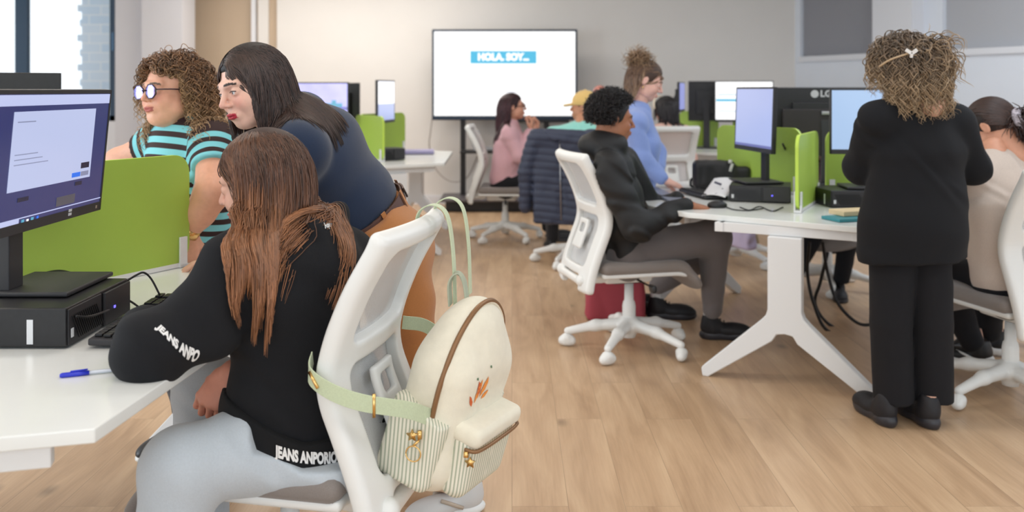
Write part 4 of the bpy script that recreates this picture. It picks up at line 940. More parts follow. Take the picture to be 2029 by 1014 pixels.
# ---- hair grown strand by strand and laid over what is under it
def hair(name, parent, roots, dirs, length, coll, cols, m, steps=26, r=.0011, grav=.5, clump=0.0, wav=0.0, wfreq=30, seed=1, stiff=.75, curl=0.0, cfreq=90, guide=None, taper=True, sides=3, jit=.0, clump_n=None, lenvar=.25):
    g = np.random.default_rng(seed); n = len(roots)
    Lg = length * (1 - lenvar * g.random(n)) if np.isscalar(length) else np.asarray(length) * (1 - lenvar * g.random(n)); ds = (Lg / steps)[:, None]
    p = np.array(roots, float); d = np.array(dirs, float); d /= np.linalg.norm(d, axis=1)[:, None]
    path = [p.copy()]
    for i in range(steps):
        G = np.tile(np.array([0, 0, -1.0]), (n, 1))
        if guide is not None: G = guide(p, i / steps, G)
        d = d * stiff + G * grav * (1 - stiff) * 2.0 + g.normal(0, jit, (n, 3)); d /= np.linalg.norm(d, axis=1)[:, None]
        p = p + d * ds
        for c in coll:
            if c[0] == 'grid':
                Dg, lo, hh, mg = c[1:5]
                f = (p - lo) / hh; i0 = np.clip(f.astype(int), 1, np.array(Dg.shape) - 3); inb = ((f > 1) & (f < np.array(Dg.shape) - 3)).all(1)
                for _ in range(2):
                    f = (p - lo) / hh; i0 = np.clip(f.astype(int), 1, np.array(Dg.shape) - 3); w_ = np.clip(f - i0, 0, 1)
                    def smp(a): return sum(Dg[a[:, 0] + x, a[:, 1] + y, a[:, 2] + z_] * (w_[:, 0] if x else 1 - w_[:, 0]) * (w_[:, 1] if y else 1 - w_[:, 1]) * (w_[:, 2] if z_ else 1 - w_[:, 2]) for x in (0, 1) for y in (0, 1) for z_ in (0, 1))
                    dv = smp(i0); ins = inb & (dv < mg)
                    if not ins.any(): break
                    gr = np.stack([smp(i0 + e) - smp(i0 - e) for e in np.eye(3, dtype=int)], 1); gr /= np.linalg.norm(gr, axis=1)[:, None] + 1e-9
                    p[ins] += gr[ins] * (mg - dv[ins])[:, None]
            elif c[0] == 'ell':
                R = c[3]; q = (p - c[1]) @ R; k = np.linalg.norm(q / c[2], axis=1); ins = k < 1
                if ins.any():
                    q2 = q[ins] / k[ins][:, None]; p[ins] = q2 @ R.T + c[1]
            else:
                a, b, ra, rb = c[1:5]; ab = b - a; t = np.clip(((p - a) @ ab) / (ab @ ab), 0, 1); o = p - a - t[:, None] * ab; dd = np.linalg.norm(o, axis=1); rr = ra + (rb - ra) * t; ins = dd < rr
                if ins.any(): p[ins] += o[ins] / dd[ins][:, None] * (rr - dd)[ins][:, None]
        d = p - path[-1]; d /= np.linalg.norm(d, axis=1)[:, None] + 1e-9
        path.append(p.copy())
    A = np.stack(path, 1)            # n, steps+1, 3
    s = np.linspace(0, 1, steps + 1)
    if clump and clump_n:
        ci = g.choice(n, clump_n, replace=False); dist = ((A[:, 0, None, :] - A[ci, 0][None]) ** 2).sum(-1); own = ci[dist.argmin(1)]
        wgt = clump * (s[None, :, None] ** 0.8); off = (A - A[own]); A = A - off * wgt
    # side vectors
    T = np.gradient(A, axis=1); T /= np.linalg.norm(T, axis=2)[..., None] + 1e-9
    ref = np.array([.31, .52, .8]); N1_ = np.cross(T, ref); N1_ /= np.linalg.norm(N1_, axis=2)[..., None] + 1e-9; N2_ = np.cross(T, N1_)
    arc = s[None, :] * Lg[:, None]
    if wav:
        ph = g.random(n)[:, None] * 6.28 if not clump_n else np.round(g.random(n)[:, None] * 3) * .7 + A[:, 0, 0][:, None] * 30
        A = A + (N1_ * np.sin(arc * wfreq + ph)[..., None] + N2_ * np.cos(arc * wfreq * .8 + ph)[..., None] * .6) * (wav * np.minimum(s * 2.0, 1))[None, :, None]
    if curl:
        ph = g.random(n)[:, None] * 6.28; cr = curl * (0.7 + .6 * g.random(n))[:, None]; sg = np.where(g.random(n) < .5, 1, -1)[:, None]
        an = arc * cfreq * (0.8 + .4 * g.random(n))[:, None] * sg + ph
        A = A + (N1_ * np.cos(an)[..., None] + N2_ * np.sin(an)[..., None]) * (cr * np.minimum(s * 6, 1)[None, :])[..., None]
        T = np.gradient(A, axis=1); T /= np.linalg.norm(T, axis=2)[..., None] + 1e-9
        N1_ = np.cross(T, ref); N1_ /= np.linalg.norm(N1_, axis=2)[..., None] + 1e-9; N2_ = np.cross(T, N1_)
    rad = (r * (0.7 + .6 * g.random(n)))[:, None] * (np.minimum(1, (1.02 - s) * 3.0)[None, :] ** .6 if taper else np.ones(steps + 1)[None, :])
    ring = []
    for k in range(sides):
        an = 2 * math.pi * k / sides; ring.append(A + (N1_ * math.cos(an) + N2_ * math.sin(an)) * rad[..., None])
    V = np.stack(ring, 2).reshape(-1, 3)      # n*(steps+1)*sides
    m_ = steps + 1; base = (np.arange(n) * m_ * sides)[:, None, None]; i_ = (np.arange(steps) * sides)[None, :, None]; k_ = np.arange(sides)[None, None, :]; k2 = (np.arange(sides) + 1) % sides
    a0 = base + i_ + k_; a1 = base + i_ + k2[None, None, :]; Q = np.stack([a0, a1, a1 + sides, a0 + sides], -1).reshape(-1, 4)
    cc = np.array(cols); w = g.random(n); lo_, hi_ = cc[0], cc[1]; C = lo_[None] * (1 - w[:, None]) + hi_[None] * w[:, None]
    C = np.repeat(C[:, None, :], m_, 1)
    if len(cc) > 2: tt = np.clip(s ** 1.4, 0, 1)[None, :, None]; C = C * (1 - tt) + (cc[2][None, None] * (0.6 + .8 * w[:, None, None])) * tt
    C = np.repeat(C[:, :, None, :], sides, 2).reshape(-1, 3)
    V = V - np.array(root_loc(parent)) if parent is not None else V
    me = bpy.data.meshes.new(name); nv, nf = len(V), len(Q)
    me.vertices.add(nv); me.vertices.foreach_set('co', V.astype(np.float32).ravel()); me.loops.add(nf * 4); me.loops.foreach_set('vertex_index', Q.astype(np.int32).ravel())
    me.polygons.add(nf); me.polygons.foreach_set('loop_start', np.arange(0, nf * 4, 4, dtype=np.int32)); me.polygons.foreach_set('use_smooth', np.ones(nf, bool)); me.update(calc_edges=True)
    c4 = np.ones((nv, 4), np.float32); c4[:, :3] = C; a = me.color_attributes.new('col', 'FLOAT_COLOR', 'POINT'); a.data.foreach_set('color', c4.ravel())
    me.materials.append(m); o = bpy.data.objects.new(name, me); COL.objects.link(o); o.parent = parent; return o
HAIRM = mat('hair', (.1, .06, .04), 0.42, attr=True, spec=.6)
def scalp_roots(n, c, Rm, rad=(.078, .098, .088), zmin=-.02, front=.62, seed=0, centre=(0, -.016, .036), part=0.0):
    """points on the hair-bearing part of the head, in world space, with outward normals in head space too"""
    g = np.random.default_rng(seed); out = []
    while sum(len(o) for o in out) < n:
        v = g.normal(size=(n * 4, 3)); v /= np.linalg.norm(v, axis=1)[:, None]
        y, z = v[:, 1], v[:, 2]
        keep = (z > -.35 - .5 * (y < -.2)) & ~((y > .30) & (z < front + .25 * (np.abs(v[:, 0]) < .0))) & ~((y > .05) & (z < .25) & (y > .05))
        out.append(v[keep])
    v = np.concatenate(out)[:n]; loc = v * np.array(rad) + np.array(centre)
    return loc @ Rm.T + c, v, loc
def scalp_cap(parent, c, Rm, colr, grow=1.0, low=-.05, rad=(.080, .100, .089), h=.006, fn=None, extra=None):
    S = Soft(h); S.ell((0, -.018, .036), np.array(rad) * grow); 
    S.rbox((0, .105, -.03), (.07, .07, .095), .05, rotx(.25), k=.02, op='s'); S.rbox((0, .0, -.16), (.2, .2, .10 - low * 0), .02, k=.02, op='s')
    if extra: extra(S)
    if fn: S.fn(fn)
    V, Q = S.mesh(); return mk('hair_cap', V @ Rm.T + c, Q, mat('hair_base', (.05, .03, .02), .6, attr=True), parent, col=np.array(colr), local=False)

# ---- shoes
def shoe(parent, heel, toe, m_up, m_sole, L=None, sole_h=.03, up=(0, 0, 1), name='shoe', accent=None, w=.040, high=.085, bulk=1.0):
    heel = np.array(heel, float); toe = np.array(toe, float); d = toe - heel; L = np.linalg.norm(d); R = frame_from(d, up)
    S = Soft(.005); s = L / .27
    S.ell((0, .055 * s, .05), (.036, .055 * s, .045), k=.02); S.ell((0, .16 * s, .038), (.044, .085 * s, .033), k=.03); S.ell((0, .215 * s, .030), (.040, .055 * s, .026), k=.02)
    S.cap((0, .06 * s, .05), (0, .045 * s, high), .037, .036, k=.02); S.ell((0, .048 * s, high + .03), (.026, .034, .03), k=.01, op='s')
    S.rbox((0, .13, -.06), (.2, .4, .08), .002, k=.004, op='s')
    V, Q = S.mesh(); V = V * np.array([1 + (bulk - 1) * .4, 1, bulk]); high *= bulk; o = mk(name, V @ R.T + heel, Q, m_up, parent, local=False)
    S = Soft(.005); S.ell((0, .06 * s, sole_h / 2), (.040, .066 * s, sole_h * .8), k=.01); S.ell((0, .185 * s, sole_h / 2), (.047, .088 * s, sole_h * .8), k=.02); S.cap((0, .06 * s, sole_h / 2), (0, .2 * s, sole_h / 2), .030, .036, k=.02)
    S.rbox((0, .13, -.1), (.2, .4, .1), .001, k=.002, op='s'); S.rbox((0, .13, .1 + sole_h), (.2, .4, .1), .001, k=.003, op='s')
    V, Q = S.mesh(); mk('sole', V @ R.T + heel, Q, m_sole, o, local=False)
    if accent:
        pts = [np.array([.040, .09 * s, .035]), np.array([.040, .13 * s, .055]), np.array([.030, .16 * s, .066])]
        for sx in (-1, 1): mk('side_stripe', tube([(p * np.array([sx, 1, 1])) @ R.T + heel for p in pts], .006, 6)[0], tube([(p * np.array([sx, 1, 1])) @ R.T + heel for p in pts], .006, 6)[1], accent, o, local=False)
    lc = []
    for i in range(4):
        y = (.10 + .018 * i) * s; z = high - .006 - .010 * i
        lc.append(tube([np.array([-.018, y, z]) @ R.T + heel, np.array([0, y + .004, z + .006]) @ R.T + heel, np.array([.018, y, z]) @ R.T + heel], .0028, 5))
    mk('laces', *join(*lc), m_up if not accent else accent, o, local=False)
    return o
def cloth(name, parent, S, m, fold=None, **kw):
    if fold: S.fn(folds(*fold[:2], **(fold[2] if len(fold) > 2 else {})))
    V, Q = S.mesh(); return mk(name, V, Q, m, parent, local=False, **kw), V, Q
def fabric(name, col, rough=.9, noise=.06, nscale=250, bump=.25, bscale=700, sheen=.2): return mat(name, col, rough, noise=noise, nscale=nscale, bump=bump, bscale=bscale, sheen=sheen)
def lerp(a, b, t): return np.array(a) * (1 - t) + np.array(b) * t

def press(c, a, zmax=1.0, gap=.022):
    """cloth flattened against a chair back"""
    f = az(a); r = az(a + 90)
    def g(D, X, Y, Z):
        yl = (X - c[0]) * f[0] + (Y - c[1]) * f[1]; xl = (X - c[0]) * r[0] + (Y - c[1]) * r[1]
        zz = np.clip(Z, .36, 1.0); sf = np.interp(zz.ravel(), [.335, .42, .53, .672, .765, .878, 1.010], [-.315, -.300, -.262, -.205, -.222, -.268, -.345]).reshape(zz.shape)
        return np.where((Z < zmax) & (np.abs(xl) < .25), np.maximum(D, sf + .5 * xl ** 2 + gap - yl), D)
    return g
# ================================================================ the woman in the black hoodie, foreground
def person(name_label, base): return thing('person', name_label, 'person', (float(base[0]), float(base[1]), 0))
pw = person('seated woman with long auburn hair, black hoodie and pale grey trousers, back to the camera', (-.5, 2.18))
BLK_F = fabric('black_fleece', s2l(11, 13, 19), .95, noise=.12, nscale=180, sheen=0)
HD = np.array([-.60, 2.175, 1.105]); HR = head_frame(280, 14, -4)
pel = V3(-.500, 2.185, .575); che = V3(-.520, 2.165, .86); nek = V3(-.545, 2.165, 1.00)
shL = V3(-.64, 2.035, .92); shR = V3(-.415, 2.31, .900)
elL = V3(-.752, 1.875, .795); wrL = V3(-.84, 2.10, .78); elR = V3(-.50, 2.46, .70); wrR = V3(-.655, 2.115, .665)
sd = (shR - shL); sd /= np.linalg.norm(sd)
S = head_solid(.0035, neck_to=nek); V, Q = S.mesh(); Chd = head_colours(V, SKIN_L, s2l(190, 100, 96)); hv = V @ HR.T + HD
S = Soft(.0035); S.chain([elR, lerp(elR, wrR, .5), wrR], [.04, .036, .025]); 
hd_dir = V3(-.60, -.20, -.75)
hand_solid(S, wrR, hd_dir, V3(-.3, -.9, .2), 1, .92, curl=(.75, .85, .85, .8), spread=.05, thumb=.7)
v2, q2 = S.mesh()
S = Soft(.005); S.chain([elL, wrL], [.04, .026]); hand_solid(S, wrL, V3(-.3, .9, -.1), V3(0, .1, 1), 1, .95, curl=(.2, .2, .25, .3)); v3, q3 = S.mesh()
S = Soft(.012); S.ecap(pel, che, (.15, .10), (.15, .10), sd); S.cap(che, nek, .09, .05); v4, q4 = S.mesh()
V, Q, C = joinm([(hv, q_ := Q, Chd), (v2, q2, s2l(208, 142, 120)), (v3, q3, SKIN_L), (v4, q4, SKIN_L)])
mk('body', V, Q, skin_mat('skin_fair', SKIN_L), pw, col=C, local=False)
eye_obj(pw, HD, HR, (-.032, .0745, .003)); eye_obj(pw, HD, HR, (.032, .0745, .003))
# hoodie
S = Soft(.007)
S.ecap(pel + V3(.010, .0, -.08), pel + V3(.01, 0, .02), (.212, .176), (.196, .145), sd, k=.04); S.ecap(pel + V3(.01, 0, .02), lerp(pel, che, .5), (.185, .13), (.160, .112), sd, k=.05)
S.ecap(lerp(pel, che, .45), che + V3(0, 0, .02), (.160, .120), (.175, .118), sd, k=.04)
S.ecap(che, lerp(che, nek, .75), (.19, .12), (.12, .09), sd, k=.06)
S.cap(lerp(shL, shR, .12), lerp(shL, shR, .88), .068, .068, k=.06)
S.cap(lerp(shL, nek, .1), nek + V3(0, 0, -.02), .07, .06, k=.05); S.cap(shR, nek + V3(0, 0, -.02), .058, .058, k=.05)
S.chain([shL, lerp(shL, elL, .5) + V3(.012, -.0, -.028), elL + V3(.008, 0, -.005), elL + V3(-.0, .02, -.0)], [.066, .062, .066, .060], k=.04)
S.chain([elL, lerp(elL, wrL, .6), wrL], [.062, .054, .042], k=.03)
S.chain([shR, lerp(shR, elR, .5), elR, lerp(elR, wrR, .75)], [.062, .068, .062, .050], k=.04)
# drooping underside of the left sleeve
S.ell(lerp(shL, elL, .75) + V3(.045, .03, -.045), (.09, .05, .035), rotz(.5), k=.05)
# hood bunched behind the neck
hb_ = V3(-.455, 2.10, 1.0)
S.ell(nek + V3(.055, -.01, -.03), (.105, .09, .050), frame_from(V3(1, -.5, -.45)), k=.04)
S.ell(nek + V3(.10, -.035, -.075), (.095, .075, .06), frame_from(V3(1, -.5, -.9)), k=.05)
S.cap(nek + V3(.08, -.07, .005), nek + V3(.12, .10, .02), .028, .030, k=.03)
S.cap(nek + V3(.04, .10, .04), nek + V3(-.08, .06, .0), .028, .025, k=.03)
zc_ = lambda X: .482 + .50 * np.clip(-.46 - X, 0, .2)
S.fn(lambda D, X, Y, Z: np.where((X > -.70), np.maximum(D, zc_(X) + .05 - Z), D))
S.fn(folds(.0100, 20, (.3, .2, 1), warp=1.5, seed=11)); S.fn(press(FC, FA))
hood, hV, hQ = cloth('hoodie', pw, S, BLK_F); GRID_H = ('grid', S.D, S.lo, S.hh, .004)
bv = bvh_of(hV, hQ)
WTXT = mat('white_print', (.80, .80, .80), .8)
# hem band: a separate ribbed ring with writing
def ring_on(c, sd_, rx, ry, a0, a1, n=24, z=0.0, tiltv=(0, 0, 0)):
    f = np.cross([0, 0, 1], sd_); out = []
    for a in np.linspace(math.radians(a0), math.radians(a1), n):
        p = c + sd_ * math.cos(a) * rx + f * math.sin(a) * ry; p = p + np.array([0, 0, z]) + (p - c) @ np.array([[0, 0, tiltv[0]], [0, 0, tiltv[1]], [0, 0, 0]]); out.append(p)
    return out
S = Soft(.006); bc = pel + V3(.010, .0, -.05)
S.ecap(bc + V3(0, 0, -.06), bc + V3(0, 0, .06), (.217, .181), (.217, .179), sd, k=.02)
S.fn(lambda D, X, Y, Z: np.maximum(D, np.abs(Z - zc_(X) - .03) - .031))
band, bV, bQ = cloth('hem_band', pw, S, fabric('black_rib', s2l(9, 10, 14), .95, sheen=0)); bb = bvh_of(bV, bQ)
def band_text(nm, s, size, centre, along, up, bvh, parent, bold=.0012, sq=.8, span=.3, bend_pts=None, eagle=False):
    """writing centred on a surface point, running along a direction"""
    along = np.array(along, float); along /= np.linalg.norm(along); path = bend_pts if bend_pts is not None else [np.array(centre) + along * t for t in np.linspace(-span / 2, span / 2, 12)]
    v, f = text_mesh(s, size, bold); v = v * np.array([sq, 1, 1]); W, F2 = wrap_shape(v, f, path, up, bvh); return mk(nm, W, F2, WTXT, parent, smooth=False, local=False)
def surf(bvh, px, py):
    d = P(px, py, 1.0) - V3(0, 0, HCAM); d /= np.linalg.norm(d); r = bvh.ray_cast(Vector((0, 0, HCAM)), Vector(d)); return np.array(r[0]) if r[0] else P(px, py, 2.1)
def surf_path(bvh, pts, n=40):
    q = smoothpath([V3(p[0], p[1], 0) for p in pts], 8); return [surf(bvh, a[0], a[1]) for a in q]
def eagle(path_frac, path, up, bvh, parent, s=.03):
    polys = []
    for sx in (-1, 1):
        for i in range(4): y = .5 - i * .26; polys.append([(sx * .12, y - .10), (sx * (1.5 - i * .32), y + .25), (sx * (1.35 - i * .32), y + .05), (sx * .12, y - .28)][::sx])
    polys.append([(-.1, -.5), (.1, -.5), (.12, .45), (-.12, .45)])
    V = []; Fc = []; 
    for p in polys: Fc.append(list(range(len(V), len(V) + len(p)))); V += [(a * s * .5 + path_frac, b * s * .5, 0) for a, b in p]
    W, F2 = wrap_shape(np.array(V, float), Fc, path, up, bvh); return mk('eagle_print', W, F2, WTXT, parent, smooth=False, local=False)
p_ = surf_path(bb, [(508, 872), (545, 893), (600, 906), (655, 907), (704, 897)])
band_text('hem_print', 'JEANS ANPORIO', .034, None, (1, 0, 0), (0, 0, 1), bb, band, .0018, .55, bend_pts=p_)
tot = sum(np.linalg.norm(np.diff(np.array(p_), axis=0), axis=1)); eagle(tot * .40, p_, (0, 0, 1), bb, band, .030)
p2 = surf_path(bv, [(300, 634), (322, 656), (348, 681), (376, 700), (404, 713)])
band_text('sleeve_print', 'JEANS ANPO', .034, None, (1, 0, 0), (.55, 0, .8), bv, hood, .0018, .60, bend_pts=p2)
p3 = surf_path(bv, [(600, 456), (640, 448), (684, 436)])
band_text('hood_print', 'Anporio Jeans', .022, None, (1, 0, 0), (.15, 0, 1), bv, hood, .0010, .62, bend_pts=p3)
# trousers
TRG = fabric('pale_grey_cotton', s2l(188, 197, 206), .9, noise=.04)
hipL = V3(-.50, 2.11, .505); kneL = V3(-.712, 1.955, .515); ankL = V3(-.765, 1.93, .09); hipR = V3(-.43, 2.30, .535); kneR = V3(-.80, 2.36, .56); ankR = V3(-.83, 2.40, .09)
S = Soft(.007)
S.ecap(pel + V3(.015, 0, -.075), pel + V3(.01, 0, .0), (.165, .130), (.15, .11), sd, k=.04)
S.ell(V3(-.445, 2.115, .476), (.160, .150, .074), k=.05); S.ell(V3(-.40, 2.25, .485), (.145, .14, .070), k=.05)
S.chain([hipL, lerp(hipL, kneL, .5) + V3(0, 0, .005), kneL], [.082, .082, .078], k=.05); S.chain([kneL, lerp(kneL, ankL, .5), ankL], [.078, .078, .085], k=.04)
S.chain([hipR, lerp(hipR, kneR, .5), kneR], [.088, .082, .072], k=.05); S.chain([kneR, lerp(kneR, ankR, .5), ankR], [.074, .072, .08], k=.04)
S.rbox((-.4, 2.2, .0), (1.5, 1.5, .075), .001, k=.002, op='s')
S.fn(lambda D, X, Y, Z: np.where(X > -.66, np.maximum(D, Z - (zc_(X) + .012 + 3.0 * np.maximum(0, -.56 - X))), D)); S.fn(press(FC, FA))
S.fn(folds(.0050, 26, (.8, .3, .5), warp=2.0, seed=4)); cloth('trousers', pw, S, TRG)
shoe(pw, V3(-.76, 1.94, 0), V3(-1.0, 1.87, 0), mat('white_trainer', (.6, .6, .6), .6), WHITE); shoe(pw, V3(-.78, 2.42, 0), V3(-1.03, 2.40, 0), mat('white_trainer', (.6, .6, .6), .6), WHITE)
# hair
def groomed(parent, c, Rm, n, length, cols, seed, body_coll, part_w=.6, back=.5, r=.0011, wav=.004, wfreq=28, stiff=.80, front=.62, clump=.55, clump_n=220, gd=None, jit=.02, rad=(.080, .101, .090), grav=.5, swell=1.06, face=(.066, .085, .115), tuck=None, tk=1.2, **kw):
    roots, v, loc = scalp_roots(n, c, Rm, rad=rad, seed=seed, front=front)
    d0 = v * .35; sx = np.sign(loc[:, 0] + .001); d0[:, 0] += sx * part_w * np.clip(1 - np.abs(v[:, 0]), 0, 1); d0[:, 1] -= back; d0[:, 2] -= .15
    dirs = d0 @ Rm.T
    coll = body_coll + [('ell', Rm @ np.array([0, -.016, .030]) + c, np.array(rad) * swell, Rm), ('ell', Rm @ np.array([0, .02, -.03]) + c, np.array([.070, .07, .085]), Rm)] + ([('ell', Rm @ np.array([0, .115, -.045]) + c, np.array(face), Rm)] if face is not None else [])
    if tuck is not None:
        g0 = gd
        def gd(p, t, G):
            if g0 is not None: G = g0(p, t, G)
            q = (p - c) @ Rm; m_ = (q[:, 1] > tuck) & (q[:, 2] < .10) & (np.abs(q[:, 0]) > .03); G = G.copy(); G[m_] += -Rm[:, 1] * tk; return G
    return hair('hair', parent, roots, dirs, length, coll, cols, HAIRM, r=r, wav=wav, wfreq=wfreq, stiff=stiff, clump=clump, clump_n=clump_n, seed=seed, guide=gd, jit=jit, grav=grav, **kw)
AUB = [s2l(52, 34, 28), s2l(104, 69, 51), s2l(166, 112, 74)]
scalp_cap(pw, HD, HR, s2l(50, 28, 22), 1.03)
bodyc = [GRID_H]
def gd1(p, t, G):
    G = G.copy(); 
    if t > .15: G[:, 0] += np.where(p[:, 0] < -.62, -.20, np.where(p[:, 0] > -.52, -.6, -.05)) * min(1, (t - .15) * 3); G[:, 1] -= .15
    return G
groomed(pw, HD, HR, 8000, .42, AUB, 21, bodyc, part_w=.30, back=.45, r=.00120, wav=.009, wfreq=22, front=.50, gd=gd1, steps=34, swell=1.06, tuck=.022, tk=1.0, lenvar=.45, stiff=.62, clump=.75, clump_n=160)

# ================================================================ the woman in navy, bending over
pn_ = person('dark-haired woman in a navy T-shirt and tan trousers bending forward over the desk', (-.35, 2.85))
NAVY = fabric('navy_jersey', s2l(24, 42, 70), .9, noise=.05); TAN = fabric('tan_cotton', s2l(172, 112, 60), .85, noise=.06)
H2 = P(500, 172, 2.62); R2 = head_frame(220, 16, 8)
nk = P(572, 232, 2.70); cA = P(640, 300, 2.76); wai = P(712, 395, 2.84); hp = P(752, 470, 2.88)
s2 = V3(.35, .93, .0); s2 /= np.linalg.norm(s2)
aL = P(592, 300, 2.56); aR = P(600, 232, 2.94)
S = head_solid(.0032, ears=False); V, Q = S.mesh(); C2 = head_colours(V, s2l(230, 186, 166), s2l(178, 40, 58), brow=(.03, .018, .014), blush=.5); hv = V @ R2.T + H2
S = Soft(.01); S.ecap(hp, cA, (.15, .09), (.15, .10), s2); S.cap(cA, nk, .07, .055); v4, q4 = S.mesh()
S = Soft(.004); eL = V3(-.70, 2.52, .97); wL = V3(-.80, 2.62, .79); S.chain([lerp(aL, eL, .5), eL, wL], [.045, .040, .027]); hand_solid(S, wL, V3(-.9, .3, -.15), V3(0, 0, 1), -1, curl=(.2, .2, .2, .25)); v5, q5 = S.mesh()
S = Soft(.004); eR = V3(-.80, 3.02, 1.0); wR = V3(-.90, 2.95, .79); S.chain([lerp(aR, eR, .5), eR, wR], [.045, .040, .027]); hand_solid(S, wR, V3(-.95, -.1, -.15), V3(0, 0, 1), 1, curl=(.2, .2, .2, .25)); v6, q6 = S.mesh()
V, Q, C = joinm([(hv, Q, C2), (v4, q4, SKIN_L), (v5, q5, SKIN_L), (v6, q6, SKIN_L)]); mk('body', V, Q, skin_mat('skin_fair', SKIN_L), pn_, col=C, local=False)
eye_obj(pn_, H2, R2, (-.032, .0745, .003), iris=(.05, .07, .07), look=(.30, 1, -.05)); eye_obj(pn_, H2, R2, (.032, .0745, .003), iris=(.05, .07, .07), look=(.30, 1, -.05))
lash = []
for sx in (-1, 1):
    lash.append(tube([np.array([sx * (.032 - .0125), .0865, .004]) @ R2.T + H2, np.array([sx * .032, .0905, .0082]) @ R2.T + H2, np.array([sx * (.032 + .0135), .083, .0045]) @ R2.T + H2], .0012, 5))
mk('eyelashes', *join(*lash), mat('lash_black', (.01, .008, .008), .6), pn_, local=False)
S = Soft(.007)
S.ecap(hp, wai, (.150, .100), (.148, .092), s2, k=.04); S.ecap(wai, cA, (.148, .092), (.170, .100), s2, k=.05); S.ecap(cA, lerp(cA, nk, .7), (.175, .100), (.12, .08), s2, k=.06)
S.cap(aL, aR, .075, .07, k=.06); S.cap(lerp(aL, nk, .1), nk, .06, .055, k=.05); S.cap(lerp(aR, nk, .1), nk, .06, .055, k=.05)
S.chain([aL, lerp(aL, eL, .55)], [.078, .070], k=.04); S.chain([aR, lerp(aR, eR, .55)], [.07, .065], k=.04)
cut = hp + (wai - hp) * .68; nv = (wai - hp) / np.linalg.norm(wai - hp)
S.fn(lambda D, X, Y, Z: np.maximum(D, -((X - cut[0]) * nv[0] + (Y - cut[1]) * nv[1] + (Z - cut[2]) * nv[2])))
S.fn(folds(.0055, 26, (.7, .1, .7), warp=1.5, seed=8)); cloth('t_shirt', pn_, S, NAVY); GRID_N = ('grid', S.D, S.lo, S.hh, .003)
# trousers: hips, near leg back to the right, far leg
S = Soft(.008)
bt = lerp(hp, wai, .58)
hl = P(765, 500, 2.76); hr_ = P(765, 500, 3.02); kl = P(822, 700, 2.86); al = P(905, 960, 2.90); kr = P(800, 730, 3.15); ar = P(840, 900, 3.25)
S.ecap(hp + V3(.03, 0, -.05), bt, (.165, .125), (.155, .106), s2, k=.05); S.ell(P(786, 495, 2.86), (.11, .15, .12), k=.06)
S.chain([hl, lerp(hl, kl, .5), kl, lerp(kl, al, .55), al], [.105, .098, .080, .082, .090], k=.05); S.chain([hr_, kr, ar], [.11, .088, .10], k=.05)
S.rbox((-.3, 2.9, .0), (1.5, 1.5, .085), .001, k=.002, op='s'); nb = nv; S.fn(lambda D, X, Y, Z: np.maximum(D, ((X - bt[0]) * nb[0] + (Y - bt[1]) * nb[1] + (Z - bt[2]) * nb[2]) - .012))
S.fn(folds(.0060, 18, (.6, .1, .8), warp=2.0, seed=9)); cloth('trousers', pn_, S, TAN)
def loop_band(c, nvec, rx, ry, sdv, hw, th, m, nm, parent, n=48, arc=(0, 360)):
    nvec = nvec / np.linalg.norm(nvec); u = sdv - nvec * (sdv @ nvec); u /= np.linalg.norm(u); v = np.cross(nvec, u); V = []
    aa = np.linspace(math.radians(arc[0]), math.radians(arc[1]), n)
    for a in aa:
        e = u * math.cos(a) * rx + v * math.sin(a) * ry; o = e / np.linalg.norm(e)
        for s_, t_ in ((-1, 0), (1, 0), (1, 1), (-1, 1)): V.append(c + e + nvec * hw * s_ + o * th * t_)
    Fc = [[i * 4 + k, i * 4 + (k + 1) % 4, (i + 1) * 4 + (k + 1) % 4, (i + 1) * 4 + k] for i in range(n - 1) for k in range(4)]
    return mk(nm, V, Fc, m, parent, smooth=False, local=False, bevel=.001)
BELT = mat('brown_leather', s2l(82, 54, 46), .45, bump=.15, bscale=200)
bc2 = bt + nv * .002
loop_band(bc2, nv, .162, .112, s2, .020, .006, BELT, 'belt', pn_)
for a_ in (150, 195, 240, 285, 330, 20, 60, 105):
    loop_band(bc2, nv, .169, .119, s2, .028, .004, TAN, 'belt_loop', pn_, n=4, arc=(a_ - 3, a_ + 3))
loop_band(bc2, nv, .170, .120, s2, .017, .006, BELT, 'belt_end', pn_, n=10, arc=(300, 325))
shoe(pn_, V3(al[0] + .085, al[1] - .02, 0), V3(al[0] - .15, al[1] - .14, 0), mat('white_trainer', (.6, .6, .6), .6), WHITE, accent=mat('beige_suede', (.5, .42, .34), .8)); shoe(pn_, V3(ar[0] + .02, ar[1], 0), V3(ar[0] - .22, ar[1] - .08, 0), mat('white_trainer', (.6, .6, .6), .6), WHITE)
DKB = [s2l(30, 23, 23), s2l(88, 66, 58)]
scalp_cap(pn_, H2, R2, s2l(24, 18, 18), 1.02)
bc3 = [GRID_N]
def gd2(p, t, G):
    G = G.copy(); side = (p - H2) @ R2[:, 0]; G += np.outer(np.where(side < 0, 1, -1) * 0.0, R2[:, 0]); G -= np.outer(np.full(len(p), .30 * (t < .6)), R2[:, 1]); return G
groomed(pn_, H2, R2, 7500, .29, DKB, 31, bc3, part_w=.5, back=.5, r=.0012, wav=.003, wfreq=16, front=.50, gd=gd2, steps=30, swell=1.04, tuck=.055, tk=1.0, lenvar=.3, stiff=.6)

